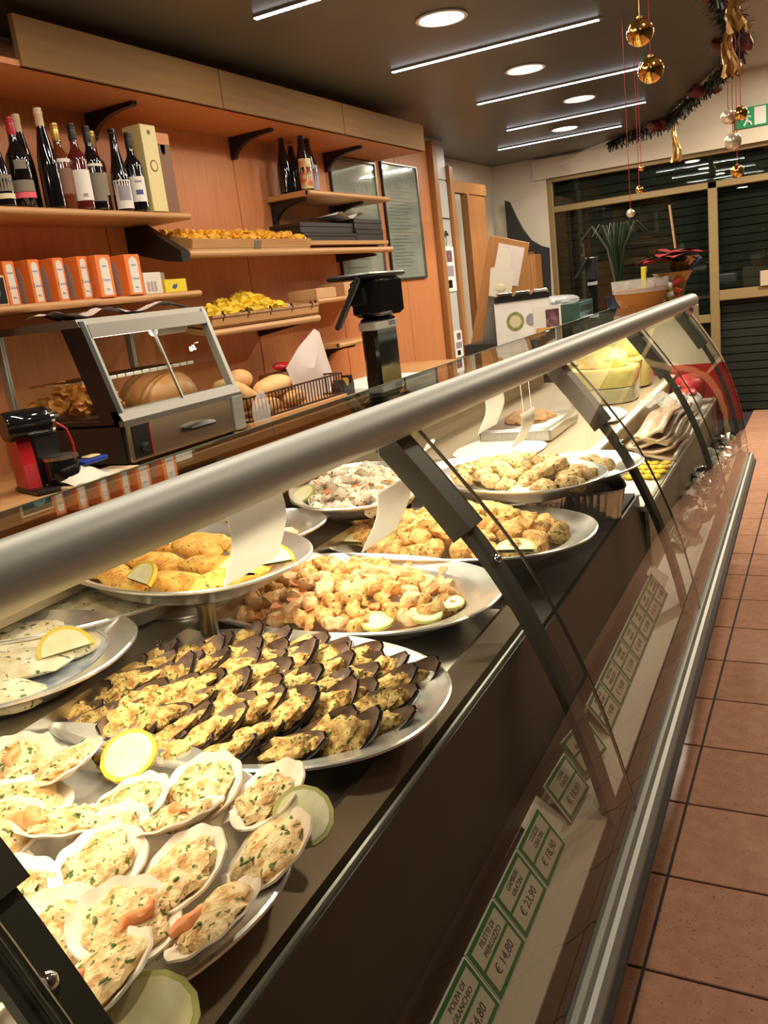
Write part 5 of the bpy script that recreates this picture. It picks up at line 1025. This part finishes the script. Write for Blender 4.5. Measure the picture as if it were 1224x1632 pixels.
t = thing('customer_display', 'second black customer display on a pole near the far window', 'display', (-1.44, 5.95, 1.17), R(8)); t.scale = (.9, .9, .9); MB().box((-.05, -.06, 0), (.05, .06, .02), ch=.004).build('foot', 'black', t); MB().box((-.028, -.06, .02), (.028, .06, .34), ch=.006).build('pole', 'black_gloss', t); MB().box((-.03, -.063, .30), (.03, .063, .325), ch=.002).build('label_band', 'white_panel', t); MB().box((-.04, -.085, .34), (.04, .085, .50), ch=.006).build('head', 'black', t); MB().extr([(-.10, .36), (.0, .50), (.0, .51), (-.11, .37)], -.19, -.085, 'y').build('screen_back', 'black', t, smooth=False)
t = thing('light_box', 'white lit glass top of the far cabinet below the second display', 'light box', (-1.29, 5.42, 1.17), R(2)); MB().box((-.10, -.26, 0), (.14, .26, .09), ch=.004).build('housing', 'white_panel', t); MB().box((-.08, -.22, .09), (.12, .22, .095)).build('lit_panel', 'lamp_far', t, smooth=False)
bs = thing('counter_pedestal', 'pale pedestal under the orange bowl at the far counter end', 'pedestal', cw(-.80, 4.85, 0), CA); MB().box((-.25, -.28, 0), (.25, .19, 1.30), ch=.006).build('body', 'cream', bs)
bo = thing('orange_bowl', 'wide orange bowl of small packets on the far end of the counter', 'bowl', cw(-.81, 4.78, 1.30), CA); MB().lathe([(.08, 0), (.09, .006), (.125, .07), (.140, .12), (.136, .122), (.12, .07), (.08, .012), (.01, .01)], 32).build('bowl', 'bowl_orange', bo)
MB().lathe([(.140, .10), (.146, .165), (.143, .165), (.137, .10)], 32, cap0=False, cap1=False).build('clear_collar', 'film', bo)
PK = ['grey packet at the left of the orange bowl', 'yellow tall packet standing in the orange bowl', 'white packet with dark top in the orange bowl', 'pink packet in the middle of the orange bowl', 'white packet at the right of the orange bowl']
for k, (x, y, m, h) in enumerate(((-.05, -.07, 'carton_grey', .13), (0.03, -.04, 'carton_yellow', .20), (.06, .0, 'carton_white', .12), (.06, .045, 'label_pink', .12), (.04, .085, 'carton_white', .13))):
    p = cw(-.81+x, 4.78+y, 1.325); t = thing('sweet_packet', PK[k], 'packet', p, CA, 'packets in the orange bowl'); MB().box((-.012, -.020, 0), (.012, .020, h), ch=.002).build('packet', m, t); MB().box((.0122, -.012, h*.6), (.013, .012, h*.85)).build('print', 'ink', t, smooth=False)
t = thing('glass_jar', 'glass jar with red and yellow sweets right of the orange bowl', 'jar', cw(-.66, 4.88, 1.30), CA); MB().lathe([(.05, 0), (.055, .01), (.06, .15), (.056, .15), (.05, .012)], 24).build('jar', 'glass_clear', t)
for k in range(7): MB().box((-.012, -.012, -.02), (.012, .012, .02), ch=.003).build('sweet', ('red_print', 'carton_yellow', 'paper')[k % 3], t, loc=(.025*math.cos(k*2.1), .025*math.sin(k*2.1), .04+.015*k), rot=(k, k*.7, 0))
# poinsettia and its wrapping
po = thing('poinsettia', 'red poinsettia wrapped in gold and blue foil at the far counter end', 'potted plant', cw(-.67, 4.96, 1.30), CA)
MB().lathe([(.05, 0), (.06, .08), (.075, .13), (.105, .18)], 14, cap1=False).build('foil_wrap', 'wrap_gold', po, angle=10)
MB().tube([(0, 0, .05), (0.01, -.01, .24)], .008, 6).build('stem', 'leaf', po)
for k in range(16):
    g = k*2.4; l = .19 if k < 8 else .13; m = 'poinsettia' if k < 12 else 'leaf'; zz = .23 if k < 12 else .18
    o = MB().grid(5, 7, lambda a, b: ((a-.5)*.11*math.sin(math.pi*min(1, b*.96+.04)), l*b, .03*math.sin(b*2)-.02*b*b+.010*abs(a-.5))).build('bract' if k < 12 else 'leaf', m, po, loc=(0, 0, zz+.004*k), rot=(R(-8+6*(k % 3)), 0, g))
for k in range(5): MB().grid(5, 5, lambda a, b: ((a-.5)*.10*(b+.3), .13*b, .05*b+.015*math.sin(a*11))).build('foil_tip', 'wrap_blue' if k < 3 else 'wrap_gold', po, loc=(.02, .10-.02*k, .15), rot=(R(25), 0, R(-60-25*k)))
MB().tube([(0.02, .0, .30), (0.0, -.02, .52)], .006, 6).build('stake', 'wood_light', po)
gp_ = thing('grass_plant', 'spiky dark green grass plant behind the orange bowl', 'potted plant', (-1.155, 5.42, 1.17), CA); MB().lathe([(.06, 0), (.08, .20), (.075, .20), (.05, .02)], 18).build('pot', 'black', gp_)
for k in range(22):
    g = k*2.399; r_ = .03+.13*((k*7) % 10)/10; MB().tube([(0, 0, .18), (r_*.4*math.cos(g), r_*.4*math.sin(g), .48), (r_*math.cos(g), r_*math.sin(g), .62), (r_*1.5*math.cos(g), r_*1.5*math.sin(g), .55)], [.006, .005, .004, .001], 4).build('blade', 'leaf_pale' if k % 4 == 0 else 'leaf', gp_)
# ================================================================== EXIT SIGN
ex = thing('exit_sign', 'green and white emergency exit sign on the far lintel', 'exit sign', (-.55, 8.99, 2.60))
MB().box((-.26, -.012, 0), (.30, 0, .17), ch=.003).build('plate', 'exit_green', ex)
MB().box((-.10, -.0135, .015), (-.005, -.0125, .16)).build('door_symbol', 'white', ex, smooth=False)
MB().tube([(-.19, -.014, .02), (-.165, -.014, .06), (-.16, -.014, .10), (-.13, -.014, .085)], .010, 6).build('running_figure', 'white', ex)
MB().tube([(-.165, -.014, .06), (-.135, -.014, .045), (-.125, -.014, .02)], .009, 6).build('figure_leg', 'white', ex)
MB().blob(.014, .004, .014, 0, 1, 0, 2, (-.153, -.014, .128)).build('figure_head', 'white', ex)
MB().extr([(.04, .07), (.10, .07), (.10, .045), (.15, .085), (.10, .125), (.10, .10), (.04, .10)], -.0135, -.0125, 'y').build('arrow', 'white', ex, smooth=False)
# ================================================================== CHRISTMAS DECORATIONS
def bauble(p, r, m, label, top=2.68, cord='red_cord'):
    t = thing('bauble', label, 'bauble', p, 0, 'hanging Christmas baubles')
    MB().blob(r, r, r, 0, 1, 0, 4).build('ball', m, t, angle=90); MB().lathe([(r*.22, r*.95), (r*.22, r*1.12), (r*.12, r*1.16)], 12).build('cap', 'cap_gold', t)
    MB().tube([(0, 0, r*1.1), (0, 0, top-p[2])], .0016, 5).build('cord', cord, t)
bauble((-.531, 2.965, 2.221), .040, 'gold', 'large gold bauble nearest the viewer, upper of the pair', cord='cap_gold')
bauble((-.526, 3.096, 2.135), .040, 'gold', 'large gold bauble nearest the viewer, lower of the pair')
bauble((-.418, 4.317, 2.114), .030, 'pearl', 'pale pearl bauble in the right-hand cluster', 2.72)
bauble((-.370, 4.345, 2.121), .030, 'gold', 'gold bauble beside the pearl one in the right-hand cluster', 2.72)
bauble((-.393, 4.242, 2.003), .035, 'pearl', 'beige bauble in the middle of the right-hand cluster', 2.72)
bauble((-.418, 4.698, 1.914), .030, 'gold', 'lowest gold bauble of the right-hand cluster', 2.72)
bauble((-.917, 4.996, 2.030), .015, 'gold', 'tiny gold bauble at the top of the far cluster')
bauble((-.924, 4.960, 1.919), .020, 'gold', 'small gold bauble in the middle of the far cluster')
bauble((-.890, 4.528, 1.786), .020, 'pearl', 'small silvery bauble hanging lowest in the far cluster')
edge = [(-.47, 3.2), (-.47, 4.2), (-.47, 5.0), (-.49, 5.75), (-.66, 6.4), (-.92, 7.15), (-1.25, 8.05), (-1.64, 8.5), (-1.9, 8.75)]
ga = thing('garland', 'dark green tinsel garland along the edge of the lowered ceiling', 'garland', (0, 0, 2.68))
MB().tube([(x, y, -.005-.02*math.sin(k*1.7)) for k, (x, y) in enumerate(edge)], .012, 6).build('core', 'garland', ga)
mb = MB(); rg = random.Random(9)
for (x0, y0), (x1, y1) in zip(edge, edge[1:]):
    n = int(math.hypot(x1-x0, y1-y0)*420)
    for k in range(n):
        f_ = rg.random(); bx_, by_ = x0+(x1-x0)*f_, y0+(y1-y0)*f_; g, e = rg.uniform(0, 6.28), rg.uniform(-1.5, .5); l = rg.uniform(.05, .11)
        d = Vector((math.cos(g)*math.cos(e), math.sin(g)*math.cos(e), math.sin(e)))*l; s_ = Vector((-math.sin(g), math.cos(g), 0))*.005
        p = Vector((bx_, by_, -.01)); mb.add([p-s_, p+s_, p+d+s_, p+d-s_], [(0, 1, 2, 3)])
stuff(mb.build('tinsel', 'garland', ga, smooth=False))
for k, (x, y) in enumerate(((-.50, 5.55), (-.80, 6.8), (-1.30, 8.05), (-.42, 4.35))):
    t = thing('ribbon_bow', ['dark red bow on the garland above the exit sign', 'small dark red bow on the middle of the garland', 'dark red bow on the far part of the garland above the gold tassel', 'dark red bow on the near part of the garland'][k], 'bow', (x, y, 2.64))
    for s_ in (-1, 1): MB().blob(.065, .045, .045, .5, 24, k, 2, (s_*.05, 0, 0)).build('loop', 'garland_red', t)
    MB().blob(.016, .016, .016, .1, 20, 1, 1).build('knot', 'garland_red', t)
for k, (x, y, z, h) in enumerate(((-1.17, 7.9, 2.32, .28), (-.42, 4.45, 2.30, .20), (-.36, 4.1, 2.40, .16))):
    t = thing('gold_tassel', ['gold tassel hanging from the far part of the garland', 'gold tassel above the right-hand bauble cluster', 'gold tassel at the right picture edge'][k], 'tassel', (x, y, z))
    MB().grid(24, 7, lambda a, b: ((.010+.034*(1-b)**.8)*(1+.35*math.cos(a*2*math.pi*6+b*5))*math.cos(a*2*math.pi)*.8+.012*math.sin(b*6+k), (.010+.034*(1-b)**.8)*(1+.35*math.cos(a*2*math.pi*6+b*5))*math.sin(a*2*math.pi)*.8, h*b+.012*math.sin(a*2*math.pi*5)*(1-b)), True).build('skirt', 'wrap_gold', t, angle=20); MB().tube([(0, 0, h), (0, 0, 2.68-z)], .002, 5).build('cord', 'cap_gold', t)
for o in bpy.data.objects:
    if 'geo' in o: del o['geo']
